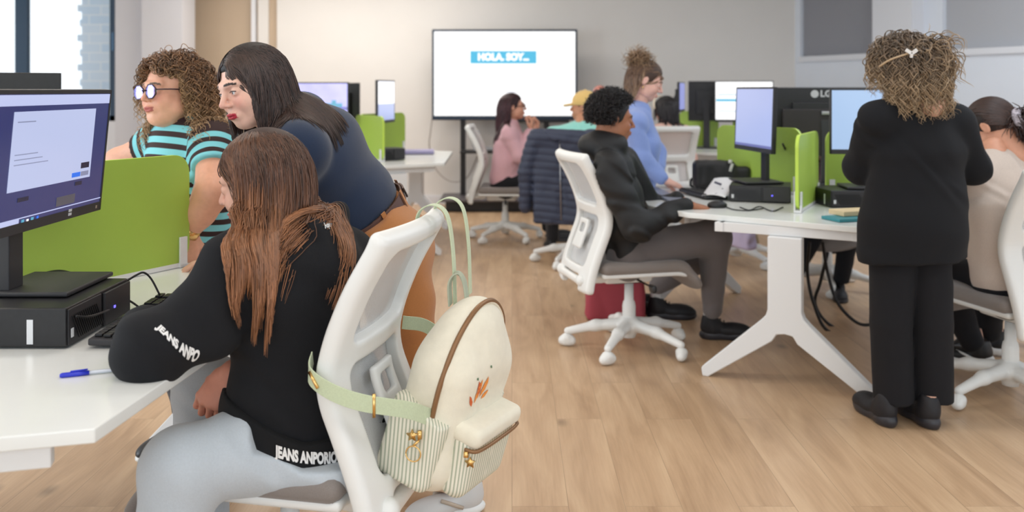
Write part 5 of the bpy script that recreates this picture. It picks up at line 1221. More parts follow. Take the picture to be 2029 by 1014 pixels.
# ================================================================ the curly-haired woman in the striped shirt
pc = person('curly-haired woman with glasses and a turquoise and brown striped polo shirt', (-1.13, 3.3))
H3 = P(338, 182, 3.27); R3 = head_frame(214, 0, 3); 
n3 = P(362, 262, 3.30); c3 = P(372, 335, 3.32); w3 = P(385, 430, 3.32); p3_ = P(400, 500, 3.32)
s3 = V3(.80, -.60, 0)
a3L = c3 + s3 * .165 + V3(0, 0, .095); a3R = c3 - s3 * .165 + V3(-.01, .02, .09)
e3L = P(418, 385, 3.06); w3L = P(374, 463, 3.07); e3R = P(236, 322, 3.48); w3R = P(280, 395, 3.35)
S = head_solid(.0036, wide=1.08, stout=.9, open_mouth=.6); V, Q = S.mesh(); C3 = head_colours(V, s2l(228, 172, 146), s2l(176, 96, 90), wide=1.08, blush=.4, brow=(.10, .06, .04)); hv = V @ R3.T + H3
S = Soft(.005); S.chain([a3L, e3L, lerp(e3L, w3L, .45), w3L], [.062, .054, .046, .029], k=.03)
hand_solid(S, w3L, V3(-.12, .10, -1), V3(.5, -.85, 0), -1, 1.0, curl=(.1, .1, .1, .15), spread=.14); va, qa = S.mesh()
S = Soft(.006); S.chain([a3R, e3R, w3R], [.062, .052, .03], k=.03); hand_solid(S, w3R, V3(.3, -.5, -.8), V3(-.8, -.5, .2), 1, 1.0, curl=(.2, .2, .2, .2)); vb, qb = S.mesh()
S = Soft(.012); S.ecap(p3_, c3, (.14, .11), (.15, .11), s3); S.cap(c3, n3, .09, .06); vc, qc = S.mesh()
V, Q, C = joinm([(hv, Q, C3), (va, qa, s2l(222, 164, 136)), (vb, qb, s2l(228, 172, 146)), (vc, qc, SKIN_L)])
# small grey tattoo on the arm
tq = np.linalg.norm(V - (lerp(a3L, e3L, .85) + V3(-.045, -.03, 0)), axis=1) < .020; C = C.copy(); C[tq] = s2l(150, 140, 140)
mk('body', V, Q, skin_mat('skin_fair', SKIN_L), pc, col=C, local=False)
eye_obj(pc, H3, R3, (-.0345, .0745, .003)); eye_obj(pc, H3, R3, (.0345, .0745, .003))
def stripe_mat():
    m = bpy.data.materials.new('striped_jersey'); m.use_nodes = True; nt = m.node_tree; N = nt.nodes; L = nt.links; b = N['Principled BSDF']; b.inputs['Roughness'].default_value = .9
    a = N.new('ShaderNodeAttribute'); a.attribute_name = 'stripe'
    f = N.new('ShaderNodeMath'); f.operation = 'FRACT'; mu = N.new('ShaderNodeMath'); mu.operation = 'MULTIPLY'; mu.inputs[1].default_value = 1 / .0415; L.new(a.outputs['Fac'], mu.inputs[0]); L.new(mu.outputs[0], f.inputs[0])
    cr = N.new('ShaderNodeValToRGB'); cr.color_ramp.interpolation = 'LINEAR'; e = cr.color_ramp.elements; e[0].position = 0.0; e[0].color = (*s2l(52, 34, 36), 1); e[1].position = 1.0; e[1].color = (*s2l(52, 34, 36), 1)
    for p, c in ((.42, s2l(56, 38, 38)), (.46, s2l(128, 206, 216)), (.96, s2l(128, 206, 216))): x = cr.color_ramp.elements.new(p); x.color = (*c, 1)
    L.new(f.outputs[0], cr.inputs[0]); L.new(cr.outputs[0], b.inputs['Base Color']); return m
STR = stripe_mat()
S = Soft(.0065)
S.ecap(p3_, w3, (.165, .135), (.175, .14), s3, k=.04); S.ecap(w3, c3, (.175, .14), (.180, .135), s3, k=.05); S.ecap(c3, lerp(c3, n3, .7), (.18, .13), (.11, .09), s3, k=.06); S.ell(c3 + np.cross(V3(0, 0, 1), s3) * .075 + V3(0, 0, -.03), (.13, .13, .085), k=.06)
S.cap(a3L, a3R, .070, .070, k=.06); S.cap(a3L, n3, .065, .058, k=.05); S.cap(a3R, n3, .065, .058, k=.05)
bq = lerp(a3L, e3L, .50); bq2 = lerp(a3R, e3R, .45)
S.cap(a3L, bq, .075, .074, k=.04); S.cap(a3R, bq2, .075, .074, k=.04)
S.ell(n3 + V3(-.0, -.0, .055) + (H3 - n3) * .25, (.052, .055, .075), k=.012, op='s')
for a_, b_, q_ in ((a3L, e3L, bq), (a3R, e3R, bq2)):
    dd = (b_ - a_) / np.linalg.norm(b_ - a_); S.fn(lambda D, X, Y, Z, dd=dd, q_=q_: np.where((X - q_[0]) ** 2 + (Y - q_[1]) ** 2 + (Z - q_[2]) ** 2 < .012, np.maximum(D, ((X - q_[0]) * dd[0] + (Y - q_[1]) * dd[1] + (Z - q_[2]) * dd[2])), D))
S.fn(folds(.0028, 24, (.3, .2, .9), warp=1.6, seed=12)); V, Q = S.mesh(); GD3 = (S.D, S.lo, S.hh)
st = V[:, 2] + .12 * ((V - c3) @ s3) ** 2 * 4
for a_, e_, s0 in ((a3L, e3L, .004), (a3R, e3R, .0)):
    dist, t = near_mask(V, a_, e_); ln = np.linalg.norm(e_ - a_); out = (V - c3) @ (s3 if a_ is a3L else -s3); mm = (dist < .105) & (out > .135)
    st = np.where(mm, a_[2] - t * ln + s0, st)
mk('polo_shirt', V, Q, STR, pc, local=False, attrs={'stripe': st})
COLR = fabric('dark_brown_jersey', s2l(58, 34, 38)); fwd3 = np.cross(V3(0, 0, 1), s3)
# collar, placket
cl = []
nb3 = lerp(n3, H3, .25)
for sx in (-1, 1):
    c0 = n3 + s3 * sx * .02 + fwd3 * .095 + V3(0, 0, -.01); c1 = n3 + s3 * sx * .085 + fwd3 * .03 + V3(0, 0, .035); c2 = n3 + s3 * sx * .045 - fwd3 * .055 + V3(0, 0, .05)
    cl += [tube(smoothpath([c0, c1, c2], 6), [.010] * 13, 8, flat=1.0)]; cl += [tube([c0 + V3(0, 0, -.012) + s3 * sx * .015, c0 + s3 * sx * .045 + V3(0, 0, .004), c1 + V3(0, 0, -.018)], [.013, .022, .014], 8)]
mk('collar', *join(*cl), COLR, pc, local=False)
pl0 = n3 + fwd3 * .105 + V3(0, 0, -.03); pl1 = c3 + fwd3 * .160 + V3(0, 0, -.02); pl2 = c3 + fwd3 * .158 + V3(0, 0, -.10)
mk('placket', *tube(smoothpath([pl0, lerp(pl0, pl1, .5) + fwd3 * .012, pl1, pl2], 6), .010, 6), COLR, pc, local=False)
LT = fabric('dark_grey_denim', s2l(50, 50, 56)); S = Soft(.01); S.ecap(p3_ + V3(0, 0, -.12), p3_ + V3(0, 0, .04), (.17, .14), (.168, .138), s3, k=.04)
for sx in (-1, 1): h_ = p3_ + s3 * sx * .09 + V3(0, 0, -.1); S.chain([h_, h_ + V3(0, .02, -.38), np.array([h_[0], h_[1] + .04, .08])], [.10, .078, .062], k=.04)
S.fn(folds(.004, 24, (.3, .2, 1), seed=2)); cloth('trousers', pc, S, LT)
for sx in (-1, 1): h_ = p3_ + s3 * sx * .09; shoe(pc, V3(h_[0], h_[1] + .06, 0), V3(h_[0] - .12, h_[1] - .16, 0), BLACKP, WHITE)
# watch
mk('watch', *join(lathe([(.031, -.016), (.034, -.016), (.034, .016), (.031, .016)], 20)), GOLD, pc, local=False).parent = pc
wt = pc.children[-1] if False else [o for o in children(pc) if o.name.startswith('watch')][0]
dwr = (e3L - w3L) / np.linalg.norm(e3L - w3L); Mw = frame_from(np.cross(dwr, V3(0, 1, 0)), dwr); vv = np.array([v.co[:] for v in wt.data.vertices]) + np.array(root_loc(pc)); vv = vv @ Mw.T + w3L + dwr * .01 - np.array(root_loc(pc)); wt.data.vertices.foreach_set('co', vv.astype(np.float32).ravel())
mk('watch_face', *box(*(w3L + dwr * .012 + V3(-.018, -.030, 0)), .024, .008, .028, rotz(.4)), mat('watch_face', (.7, .72, .7), .3), wt, smooth=False, bevel=.003, local=False)
# glasses
gl_ = []; R3l = lambda p: np.array(p) @ R3.T + H3
for sx in (-1, 1):
    o8 = []
    for k in range(9): a_ = math.radians(22.5 + 45 * k); o8.append(R3l([sx * .035 + .029 * math.cos(a_), .107 - .004 * abs(math.cos(a_)), .000 + .026 * math.sin(a_)]))
    gl_.append(tube(o8, .0030, 6))
gl_.append(tube([R3l([-.008, .108, .004]), R3l([0, .111, .007]), R3l([.008, .108, .004])], .0028, 6))
for sx in (-1, 1): gl_.append(tube([R3l([sx * .064, .102, .006]), R3l([sx * .082, .06, .006]), R3l([sx * .088, -.01, .004])], .0027, 6))
go = mk('glasses', *join(*gl_), mat('tortoise_frame', s2l(52, 34, 50), .25), pc, local=False)
def lens_mat():
    m = bpy.data.materials.new('lens_blue_coating'); m.use_nodes = True; nt = m.node_tree; N = nt.nodes; L = nt.links; N.remove(N['Principled BSDF'])
    t = N.new('ShaderNodeBsdfTransparent'); t.inputs[0].default_value = (.86, .86, 1, 1); g = N.new('ShaderNodeBsdfGlossy'); g.inputs[0].default_value = (.45, .42, 1, 1); g.inputs['Roughness'].default_value = .12
    mx = N.new('ShaderNodeMixShader'); mx.inputs[0].default_value = .42; L.new(t.outputs[0], mx.inputs[1]); L.new(g.outputs[0], mx.inputs[2]); L.new(mx.outputs[0], N['Material Output'].inputs[0]); return m
LENS = lens_mat()
for sx in (-1, 1):
    v = [R3l([sx * .035, .1085, 0])]; v += [R3l([sx * .035 + .027 * math.cos(math.radians(22.5 + 45 * k)), .106, .024 * math.sin(math.radians(22.5 + 45 * k))]) for k in range(8)]
    mk('lens', v, [[0, 1 + k, 1 + (k + 1) % 8] for k in range(8)], LENS, go, smooth=True, local=False)
# curls
CUR = [s2l(60, 40, 30), s2l(140, 98, 66), s2l(196, 160, 120)]
scalp_cap(pc, H3, R3, s2l(48, 32, 26), 1.06, extra=lambda S: S.rbox((0, .10, -.02), (.10, .065, .105), .04, rotx(.25), k=.02, op='s'))
roots, v_, loc_ = scalp_roots(2600, H3, R3, rad=(.088, .104, .094), seed=41, front=.55)
d0 = v_ * 1.0; d0[:, 1] -= .3; d0[:, 2] -= .1; d0[:, 0] += np.sign(loc_[:, 0]) * .35
coll3 = [('grid', GD3[0], GD3[1], GD3[2], .004), ('ell', R3 @ np.array([0, .125, -.03]) + H3, np.array([.078, .09, .13]), R3), ('ell', H3 + R3 @ np.array([0, -.035, .01]), np.array([.105, .112, .115]), R3), ('ell', R3 @ np.array([0, .03, -.03]) + H3, np.array([.080, .075, .09]), R3)]
def gd3(p, t, G):
    q = (p - H3) @ R3; G = G.copy(); m_ = (q[:, 1] > .02) & (q[:, 2] < .09) & (q[:, 0] < .06); G[m_] += -R3[:, 1] * 2.5 + np.sign(q[m_, 0])[:, None] * R3[:, 0] * .4; return G
kp = ~((loc_[:, 1] > .045) & (loc_[:, 2] < .075)); roots, d0 = roots[kp], d0[kp]
hair('hair', pc, roots, d0 @ R3.T, .25, coll3, CUR, HAIRM, steps=64, r=.0017, grav=.42, stiff=.86, curl=.0080, cfreq=150, seed=42, jit=.05, lenvar=.55, taper=True, guide=gd3)
# ================================================================ the other people
def simple_person(text, base, H, HA, neck, che, pel, sL, sR, sdv, top_m, skin, armL=None, armR=None, legs=None, top_r=(.165, .12), belly=None, trm=None, wide=1.0, stout=0.0, lips=None, sleeves=True, hem_cut=None,
                  handL=None, handR=None, h=.009, fold=(.0075, 22, {}), hiphw=(.16, .12), top_name='jumper', slv=(.062, .056, .045), brow=(.05, .03, .02), hood=False, neck_open=True, leg_r=(.09, .07, .05), extra=None, legcut=.09, cut_below=None, chair_at=None):
    p = person(text, base); R = head_frame(*HA)
    S = head_solid(.0045, wide=wide, stout=stout); V, Q = S.mesh(); Ch = head_colours(V, skin, lips if lips is not None else np.array(skin) * np.array([.8, .5, .5]), wide=wide, brow=brow); parts = [(V @ R.T + H, Q, Ch)]
    S = Soft(.012); S.ecap(pel, che, (.12, .08), (.12, .08), sdv); S.cap(che, neck, .08, .05); S.cap(neck, lerp(neck, H, .4), .055, .052); v, q = S.mesh(); parts.append((v, q, skin))
    for sh_, arm, hd in ((sL, armL, handL), (sR, armR, handR)):
        if arm is None: continue
        S = Soft(.005); S.chain([lerp(sh_, arm[0], .6), arm[0], arm[1]], [.042, .038, .025], k=.02)
        if hd is not None: hand_solid(S, arm[1], hd[0], hd[1], hd[2], .98, curl=hd[3] if len(hd) > 3 else (.3, .35, .4, .45), spread=.10)
        v, q = S.mesh(); parts.append((v, q, skin))
    V, Q, C = joinm(parts); mk('body', V, Q, skin_mat('skin_fair', SKIN_L), p, col=C, local=False)
    for sx in (-1, 1): eye_obj(p, H, R, (sx * .032 * wide, .0745, .003), iris=(.06, .04, .03))
    S = Soft(h)
    b = belly or top_r
    S.ecap(pel, lerp(pel, che, .5), hiphw, b, sdv, k=.04); S.ecap(lerp(pel, che, .5), che, b, top_r, sdv, k=.05); S.ecap(che, lerp(che, neck, .72), top_r, (.105, .085), sdv, k=.06)
    S.cap(lerp(sL, sR, .06), lerp(sL, sR, .94), .066, .066, k=.06); S.cap(sL, neck - V3(0, 0, .01), .058, .055, k=.05); S.cap(sR, neck - V3(0, 0, .01), .058, .055, k=.05)
    for sh_, arm in ((sL, armL), (sR, armR)):
        if arm is not None: S.chain([sh_, arm[0], lerp(arm[0], arm[1], .92 if sleeves is True else sleeves)], slv, k=.035)
    if extra: extra(S)
    if neck_open: S.cap(lerp(neck, H, .1), lerp(neck, H, .8), .048, .05, k=.008, op='s')
    if chair_at is not None: S.fn(press(*chair_at))
    if cut_below is not None: S.fn(lambda D, X, Y, Z: np.maximum(D, cut_below - Z))
    top, tV, tQ = cloth(top_name, p, S, top_m, fold); G = ('grid', S.D, S.lo, S.hh, .004)
    if legs is not None:
        S = Soft(h); S.ecap(pel - V3(0, 0, .05), pel + V3(0, 0, .03), (hiphw[0] * .96, hiphw[1] * .94), (hiphw[0] * .9, hiphw[1] * .85), sdv, k=.05)
        for L_ in legs: S.chain(L_, leg_r if len(leg_r) == len(L_) else list(leg_r)[:len(L_)], k=.045)
        if legcut: S.fn(lambda D, X, Y, Z: np.maximum(D, legcut - Z))
        S.fn(folds(.004, 20, (.4, .3, .8), warp=1.8, seed=6)); cloth('trousers', p, S, trm)
    return p, R, G, top, (tV, tQ)
def legcol(p, pts, r, skin):   # bare ankle / sock
    mk('ankle', *tube(pts, r, 12), skin, p, local=False)
BLK_SHOE = mat('black_trainer', (.012, .012, .016), .6, noise=.2, nscale=80); BLK_SOLE = mat('black_sole', (.03, .03, .038), .4)
BLACK_W = fabric('black_wool', s2l(12, 14, 20), .95, noise=.1, sheen=0); BLACK_T = fabric('black_trousers', s2l(14, 15, 22), .9, sheen=0)

# ---- woman in the black blazer, standing at the right
H = P(1796, 140, 3.62); nk = P(1812, 198, 3.60); ch_ = P(1818, 300, 3.60); pl = P(1812, 455, 3.60); sv = V3(.985, .17, 0)
sL = ch_ - sv * .180 + V3(0, 0, .125); sR = ch_ + sv * .165 + V3(0, 0, .11)
eL_ = P(1707, 330, 3.72); wL_ = P(1738, 310, 3.95); eR_ = P(1928, 330, 3.66); wR_ = P(1865, 350, 3.9)
def blz(S):
    S.ecap(P(1808, 440, 3.60), P(1806, 500, 3.60), (.205, .15), (.215, .16), sv, k=.05); S.ecap(P(1816, 380, 3.60), P(1808, 440, 3.6), (.180, .13), (.205, .15), sv, k=.05)
    S.fn(lambda D, X, Y, Z: np.maximum(D, (1.325 - (512 - 178) / 1800 * 3.6) - Z + .05 * (X - 1.6)))
pb, Rb, Gb, tb_o, tbm = simple_person('standing woman in a black blazer seen from behind, with clipped-up curly hair', (1.60, 3.6), H, (338, 22, -6), nk, ch_, pl, sL, sR, sv, BLACK_W, SKIN_L,
    armL=(eL_, wL_), armR=(eR_, wR_), top_r=(.180, .125), hiphw=(.19, .14), slv=(.072, .068, .055), extra=blz, h=.008, fold=(.0065, 13, {'dirv': (1, .2, .3), 'seed': 3}), handL=(V3(-.2, .9, -.3), V3(0, .3, 1), 1), handR=(V3(-.5, .8, -.3), V3(0, .3, 1), -1), top_name='blazer', neck_open=False)
S = Soft(.008)
for x_, xa in ((1763, 1771), (1844, 1848)):
    S.chain([P(x_ + (6 if x_ < 1800 else -6), 480, 3.6), P(x_ + 2, 640, 3.6), P(xa, 800, 3.62)], [.090, .079, .077], k=.008)
S.fn(lambda D, X, Y, Z: np.maximum(D, .088 - Z)); S.fn(folds(.0030, 10, (1, .2, .1), warp=1.5, seed=7)); cloth('trousers', pb, S, BLACK_T)
for px, py, tx in ((1762, 838, 1.37), (1848, 842, 1.585)):
    q = ON(px, py + 12, 0); shoe(pb, V3(q[0] + .015, q[1] + .0, 0), V3(q[0] - .025, q[1] + .265, 0), BLK_SHOE, BLK_SOLE, sole_h=.05, bulk=1.25)
    mk('sock', *tube([V3(q[0] + .012, q[1] + .045, .07), V3(q[0] + .012, q[1] + .05, .125)], .036, 12), mat('white_sock', (.7, .7, .7), .9) if px < 1800 else skin_mat('skin_fair', SKIN_L), pb, local=False, col=np.array(SKIN_L))
CB = [s2l(44, 36, 32), s2l(104, 84, 68), s2l(186, 160, 128)]
scalp_cap(pb, H, Rb, s2l(46, 38, 34), 1.05)
r_, v_, l_ = scalp_roots(2300, H, Rb, rad=(.084, .100, .090), seed=51)
d0 = v_ * .7; d0[:, 1] -= .5; d0[:, 2] -= .2
cb = [Gb, ('ell', H + Rb @ np.array([0, -.02, .02]), np.array([.092, .105, .10]), Rb)]
def gdb(p, t, G): G = G.copy(); G[:, 0] += .12 * (p[:, 0] > H[0]); return G
hair('hair', pb, r_, d0 @ Rb.T, .235, cb, CB, HAIRM, steps=48, r=.0019, grav=.45, stiff=.86, curl=.011, cfreq=85, seed=52, jit=.04, lenvar=.5, guide=gdb, clump=.5, clump_n=140)
# twisted bun part and clip
r2_ = H + Rb @ np.array([.03, -.10, .02]) + np.random.default_rng(5).normal(0, .018, (700, 3)); dd_ = np.random.default_rng(6).normal(0, 1, (700, 3)); dd_[:, 0] += .6
hair('hair_twist', pb, r2_, dd_, .16, [Gb], CB, HAIRM, steps=34, r=.0019, grav=.35, stiff=.9, curl=.016, cfreq=60, seed=53, jit=.06, lenvar=.4)
cp_ = P(1806, 104, 3.48)
mk('hair_clip', *join(box(cp_[0] - .012, cp_[1], cp_[2] + .004, .022, .008, .013, roty(.6)), box(cp_[0] + .012, cp_[1], cp_[2] + .004, .022, .008, .013, roty(-.6)), box(cp_[0], cp_[1], cp_[2] - .012, .010, .008, .016)), mat('pearl_clip', (.8, .78, .76), .3), pb, smooth=False, local=False)
mk('hair_strand_band', *tube(smoothpath([P(1742, 132, 3.52), P(1765, 118, 3.49), P(1800, 106, 3.485)], 6), [.004] * 13, 6), mat('blonde_strand', s2l(178, 152, 120), .5), pb, local=False)

# ---- young man in the black hooded coat
H = P(1215, 237, 4.62); Hm = H
nk = P(1203, 292, 4.60); ch_ = P(1222, 385, 4.60); pl = P(1246, 492, 4.62); sv = V3(-.24, -.97, 0)   # towards his right = towards the camera
sN = P(1205, 335, 4.40); sF = P(1235, 322, 4.80); eN = P(1262, 448, 4.36); wN = P(1366, 407, 4.47); eF = P(1290, 420, 4.9); wF = P(1345, 395, 4.85)
def coat(S):
    S.ell(lerp(nk, Hm, .12) + V3(-.02, 0, .0), (.115, .125, .06), roty(-.2), k=.04); S.ell(nk + V3(-.05, 0, .02), (.085, .12, .065), k=.04)
    S.cap(lerp(nk, Hm, .15) + V3(.05, -.06, -.01), lerp(nk, Hm, .15) + V3(.07, .06, -.03), .035, .035, k=.03)
pm, Rm_, Gm, cm, cmm = simple_person('seated young man with short dark curls in a black hooded coat and grey trousers', (.62, 4.66), H, (82, 6, 0), nk, ch_, pl, sF, sN, -sv, fabric('black_padded_nylon', s2l(11, 12, 16), .6, sheen=0), SKIN_D,
    armL=(eF, wF), armR=(eN, wN), handR=(V3(.85, .15, -.15), V3(.1, 0, 1), -1, (.25, .3, .3, .35)), handL=(V3(.9, .1, -.2), V3(0, 0, 1), 1), top_r=(.175, .118), hiphw=(.185, .120), slv=(.088, .074, .046), extra=coat, top_name='hooded_coat', neck_open=True,
    fold=(.012, 22, {'dirv': (.5, .2, 1), 'seed': 14}), h=.008, chair_at=((.60, 4.66), 76), brow=(.01, .008, .006),
    legs=[[P(1245, 500, 4.55), P(1415, 468, 4.62), P(1411, 612, 4.72)], [P(1245, 500, 4.78), P(1390, 505, 5.0), P(1304, 566, 5.12)]], trm=fabric('grey_jogging_cotton', s2l(104, 98, 98)), leg_r=(.105, .082, .052), legcut=None)
for (a, b) in (((1405, 672), (1474, 676)), ((1300, 632), (1345, 636))):
    q0 = ON(a[0] - 16, a[1], 0); q1 = ON(b[0], b[1], 0); shoe(pm, V3(q0[0], q0[1] + .02, 0), V3(q0[0] + .28, q0[1] + .0, 0), BLK_SHOE, BLK_SOLE, sole_h=.045, bulk=1.25)
    mk('sock', *tube([V3(q0[0] + .055, q0[1] + .02, .08), V3(q0[0] + .05, q0[1] + .02, .155)], .036, 12), mat('white_sock', (.7, .7, .7), .9), pm, local=False)
    mk('ankle', *tube([V3(q0[0] + .05, q0[1] + .02, .145), V3(q0[0] + .045, q0[1] + .02, .24)], .034, 12), skin_mat('skin_fair', SKIN_L), pm, local=False, col=np.array(SKIN_D))
def short_curls(p, H, R, n, ln, cols, seed, rad=(.079, .099, .089), curl=.006, cf=150, low=None, r=.0016):
    r_, v_, l_ = scalp_roots(n, H, R, rad=rad, seed=seed); k = l_[:, 2] > (.0 if low is None else low) ; r_, v_ = r_[k], v_[k]
    hair('hair', p, r_, v_ @ R.T, ln, [], cols, HAIRM, steps=22, r=r, grav=.1, stiff=.9, curl=curl, cfreq=cf, seed=seed, jit=.15, lenvar=.4)
scalp_cap(pm, H, Rm_, (.008, .007, .008), 1.03)
short_curls(pm, H, Rm_, 4200, .058, [(.005, .004, .005), (.022, .018, .02)], 61, curl=.008, cf=130, r=.002)

# ---- woman in the blue cardigan
H = P(1280, 160, 5.45); nk = P(1262, 212, 5.45); ch_ = P(1266, 285, 5.45); pl = P(1258, 400, 5.48); sv = V3(.15, -.99, 0)
sN = P(1258, 246, 5.27); sF = P(1268, 244, 5.63); eN = P(1272, 318, 5.25); wN = P(1318, 357, 5.22); eF = P(1300, 305, 5.6); wF = P(1308, 352, 5.45)
pbl, Rbl, Gbl, _, _ = simple_person('standing woman in a light blue cardigan leaning over the laptop, hair half up', (.72, 5.5), H, (96, 24, 0), nk, ch_, pl, sF, sN, sv, fabric('light_blue_knit', s2l(134, 156, 214)), s2l(224, 176, 160),
    armL=(eF, wF), armR=(eN, wN), handR=(V3(.9, .1, -.35), V3(.3, 0, 1), -1, (.3, .3, .35, .4)), handL=(V3(.9, .1, -.4), V3(.3, 0, 1), 1, (.3, .3, .35, .4)), top_r=(.15, .115), hiphw=(.15, .115), slv=(.062, .058, .044), top_name='cardigan', sleeves=.85,
    legs=[[P(1255, 410, 5.38), P(1252, 540, 5.42), P(1245, 625, 5.5)], [P(1255, 410, 5.58), P(1252, 540, 5.6), P(1245, 620, 5.65)]], trm=fabric('black_denim', s2l(24, 24, 30)))
LB = [s2l(70, 48, 38), s2l(132, 98, 74), s2l(170, 140, 108)]
scalp_cap(pbl, H, Rbl, s2l(66, 46, 36), 1.02)
groomed(pbl, H, Rbl, 2600, .36, LB, 71, [Gbl], part_w=.10, back=1.2, r=.0021, wav=.006, wfreq=30, steps=26, tuck=-.03, tk=2.2, swell=1.0, stiff=.6, lenvar=.4, face=(.07, .09, .12), clump=.6, clump_n=80)
bn = H + Rbl @ np.array([0, -.085, .095]); g5 = np.random.default_rng(8)
hair('hair_bun', pbl, bn + g5.normal(0, .014, (500, 3)), g5.normal(0, 1, (500, 3)) + V3(0, 0, .2), .10, [], LB, HAIRM, steps=30, r=.002, grav=.1, stiff=.92, curl=.014, cfreq=80, seed=72, jit=.05)
for px in (1240, 1256): q = ON(px, 628, 0); shoe(pbl, V3(q[0] - .04, 5.4 if px < 1250 else 5.6, 0), V3(q[0] + .2, 5.4 if px < 1250 else 5.6, 0), BLK_SHOE, BLK_SOLE)
mk('earring', *(lambda t: (t[0], t[1]))(tube([H + Rbl @ np.array([.082, -.004, -.036]), H + Rbl @ np.array([.083, -.004, -.052])], .004, 6)), GOLD, pbl, local=False)

# ---- woman in the beige jumper at the right edge
H = P(1962, 252, 3.98); nk = P(1975, 318, 3.90); ch_ = P(1992, 405, 3.86); pl = P(2012, 540, 3.84); sv = V3(.94, .34, 0)
sL = P(1925, 352, 3.84); sR = P(2075, 350, 3.96); eL_ = P(1905, 440, 3.98); wL_ = P(1890, 420, 4.15); eR_ = P(2080, 440, 4.1); wR_ = P(2000, 425, 4.2)
pbg, Rbg, Gbg, _, _ = simple_person('seated woman in a beige jumper with dark tied-back hair at the right edge', (2.13, 3.9), H, (318, 26, 0), nk, ch_, pl, sL, sR, sv, fabric('beige_knit', s2l(206, 190, 178)), s2l(214, 156, 128),
    armL=(eL_, wL_), armR=(eR_, wR_), handL=(V3(-.1, .9, 0), V3(0, 0, 1), 1), handR=(V3(-.1, .9, 0), V3(0, 0, 1), -1), top_r=(.19, .14), belly=(.18, .15), hiphw=(.19, .16), slv=(.078, .070, .05), h=.008,
    legs=[[P(1990, 560, 3.85), P(1868, 545, 4.25), P(1925, 675, 4.30)], [P(2050, 560, 3.95), P(1960, 560, 4.35), P(1960, 655, 4.45)]], trm=BLACK_T, leg_r=(.10, .080, .055), legcut=None, neck_open=True)
for (px, py) in ((1905, 722), (1945, 702)):
    q = ON(px, py, 0); shoe(pbg, V3(q[0] + .13, q[1] - .05, .012), V3(q[0] - .11, q[1] + .07, .0), BLACKP, mat('white_sole', (.72, .72, .72), .6), sole_h=.05, accent=WHITE, bulk=1.15)
    mk('ankle', *tube([V3(q[0] + .07, q[1] - .01, .10), V3(q[0] + .06, q[1] - .0, .17)], .034, 12), skin_mat('skin_fair', SKIN_L), pbg, local=False, col=np.array(SKIN_L))
DK2 = [s2l(36, 22, 20), s2l(74, 50, 42)]
scalp_cap(pbg, H, Rbg, s2l(34, 22, 20), 1.03)
def pull_back(target, R):
    def f(p, t, G):
        d = target - p; n_ = np.linalg.norm(d, axis=1)[:, None]; return np.where(n_ > .03, d / (n_ + 1e-9) * 1.4, G)
    return f
r_, v_, l_ = scalp_roots(2200, H, Rbg, seed=81, rad=(.082, .102, .092)); tgt = H + Rbg @ np.array([0, -.115, -.02]); d0 = v_ * .2; d0[:, 1] -= 1
hair('hair', pbg, r_, d0 @ Rbg.T, .17, [('ell', H + Rbg @ np.array([0, -.016, .036]), np.array([.083, .103, .093]), Rbg)], DK2, HAIRM, steps=18, r=.0022, grav=.8, stiff=.6, guide=pull_back(tgt, Rbg), seed=82, lenvar=.1)
hair('hair_ponytail', pbg, tgt + np.random.default_rng(3).normal(0, .014, (500, 3)), np.random.default_rng(4).normal(0, .5, (500, 3)) + Rbg @ np.array([.3, -1, -.1]), .13, [Gbg], DK2, HAIRM, steps=20, r=.0024, grav=.35, stiff=.85, wav=.006, curl=.006, cfreq=60, seed=83)
S = Soft(.005)
for k in range(9):
    a_ = 2 * math.pi * k / 9; u_, w_ = Rbg[:, 0], Rbg[:, 2]; S.ell(tgt + Rbg @ np.array([0, -.012, 0]) + (u_ * math.cos(a_) + w_ * math.sin(a_)) * .034 , (.020, .018, .020), k=.006)
S.fn(folds(.004, 90, (1, 1, 1), seed=2)); V, Q = S.mesh(); mk('scrunchie', V, Q, mat('speckled_scrunchie', s2l(176, 168, 176), .8, noise=.6, nscale=120), pbg, local=False)

# ---- woman in the pink jumper by the television
H = P(1017, 212, 8.05); nk = P(1012, 245, 8.05); ch_ = P(1010, 285, 8.03); pl = P(1003, 352, 8.02); sv = V3(.06, -.99, 0)
sN = P(1010, 266, 7.86); sF = P(1016, 266, 8.2); eN = P(1030, 310, 7.82); wN = P(1052, 258, 7.95); eF = P(1045, 312, 8.2); wF = P(1062, 260, 8.1)
pp, Rp, Gp, _, _ = simple_person('seated woman in a pink jumper with glasses, hands raised, in front of the television', (-.04, 8.04), H, (88, -4, 0), nk, ch_, pl, sF, sN, sv, fabric('pink_knit', s2l(214, 170, 180)), s2l(206, 150, 126),
    armL=(eF, wF), armR=(eN, wN), handR=(V3(.2, 0, 1), V3(1, -.3, 0), -1, (.9, .9, .9, .9)), handL=(V3(.2, 0, 1), V3(1, .3, 0), 1, (.9, .9, .9, .9)), top_r=(.16, .13), hiphw=(.16, .15), legs=[[P(1005, 362, 7.95), P(1085, 358, 7.95), P(1085, 450, 7.95)], [P(1005, 362, 8.15), P(1085, 358, 8.15), P(1085, 450, 8.2)]], trm=BLACK_T, h=.011)
scalp_cap(pp, H, Rp, s2l(40, 22, 28), 1.04)
groomed(pp, H, Rp, 1100, .34, [s2l(40, 20, 28), s2l(84, 44, 52)], 91, [Gp], part_w=.2, back=.4, r=.0035, wav=.004, steps=20, swell=1.05, tuck=.0, tk=1.6, stiff=.6, face=(.075, .09, .12), clump=.4, clump_n=60)
for k, (a_, b_) in enumerate(((7.95, 0), (8.18, 0))): shoe(pp, V3(.30, a_, 0), V3(.55, a_, 0), BLK_SHOE, BLK_SOLE)
gg = []
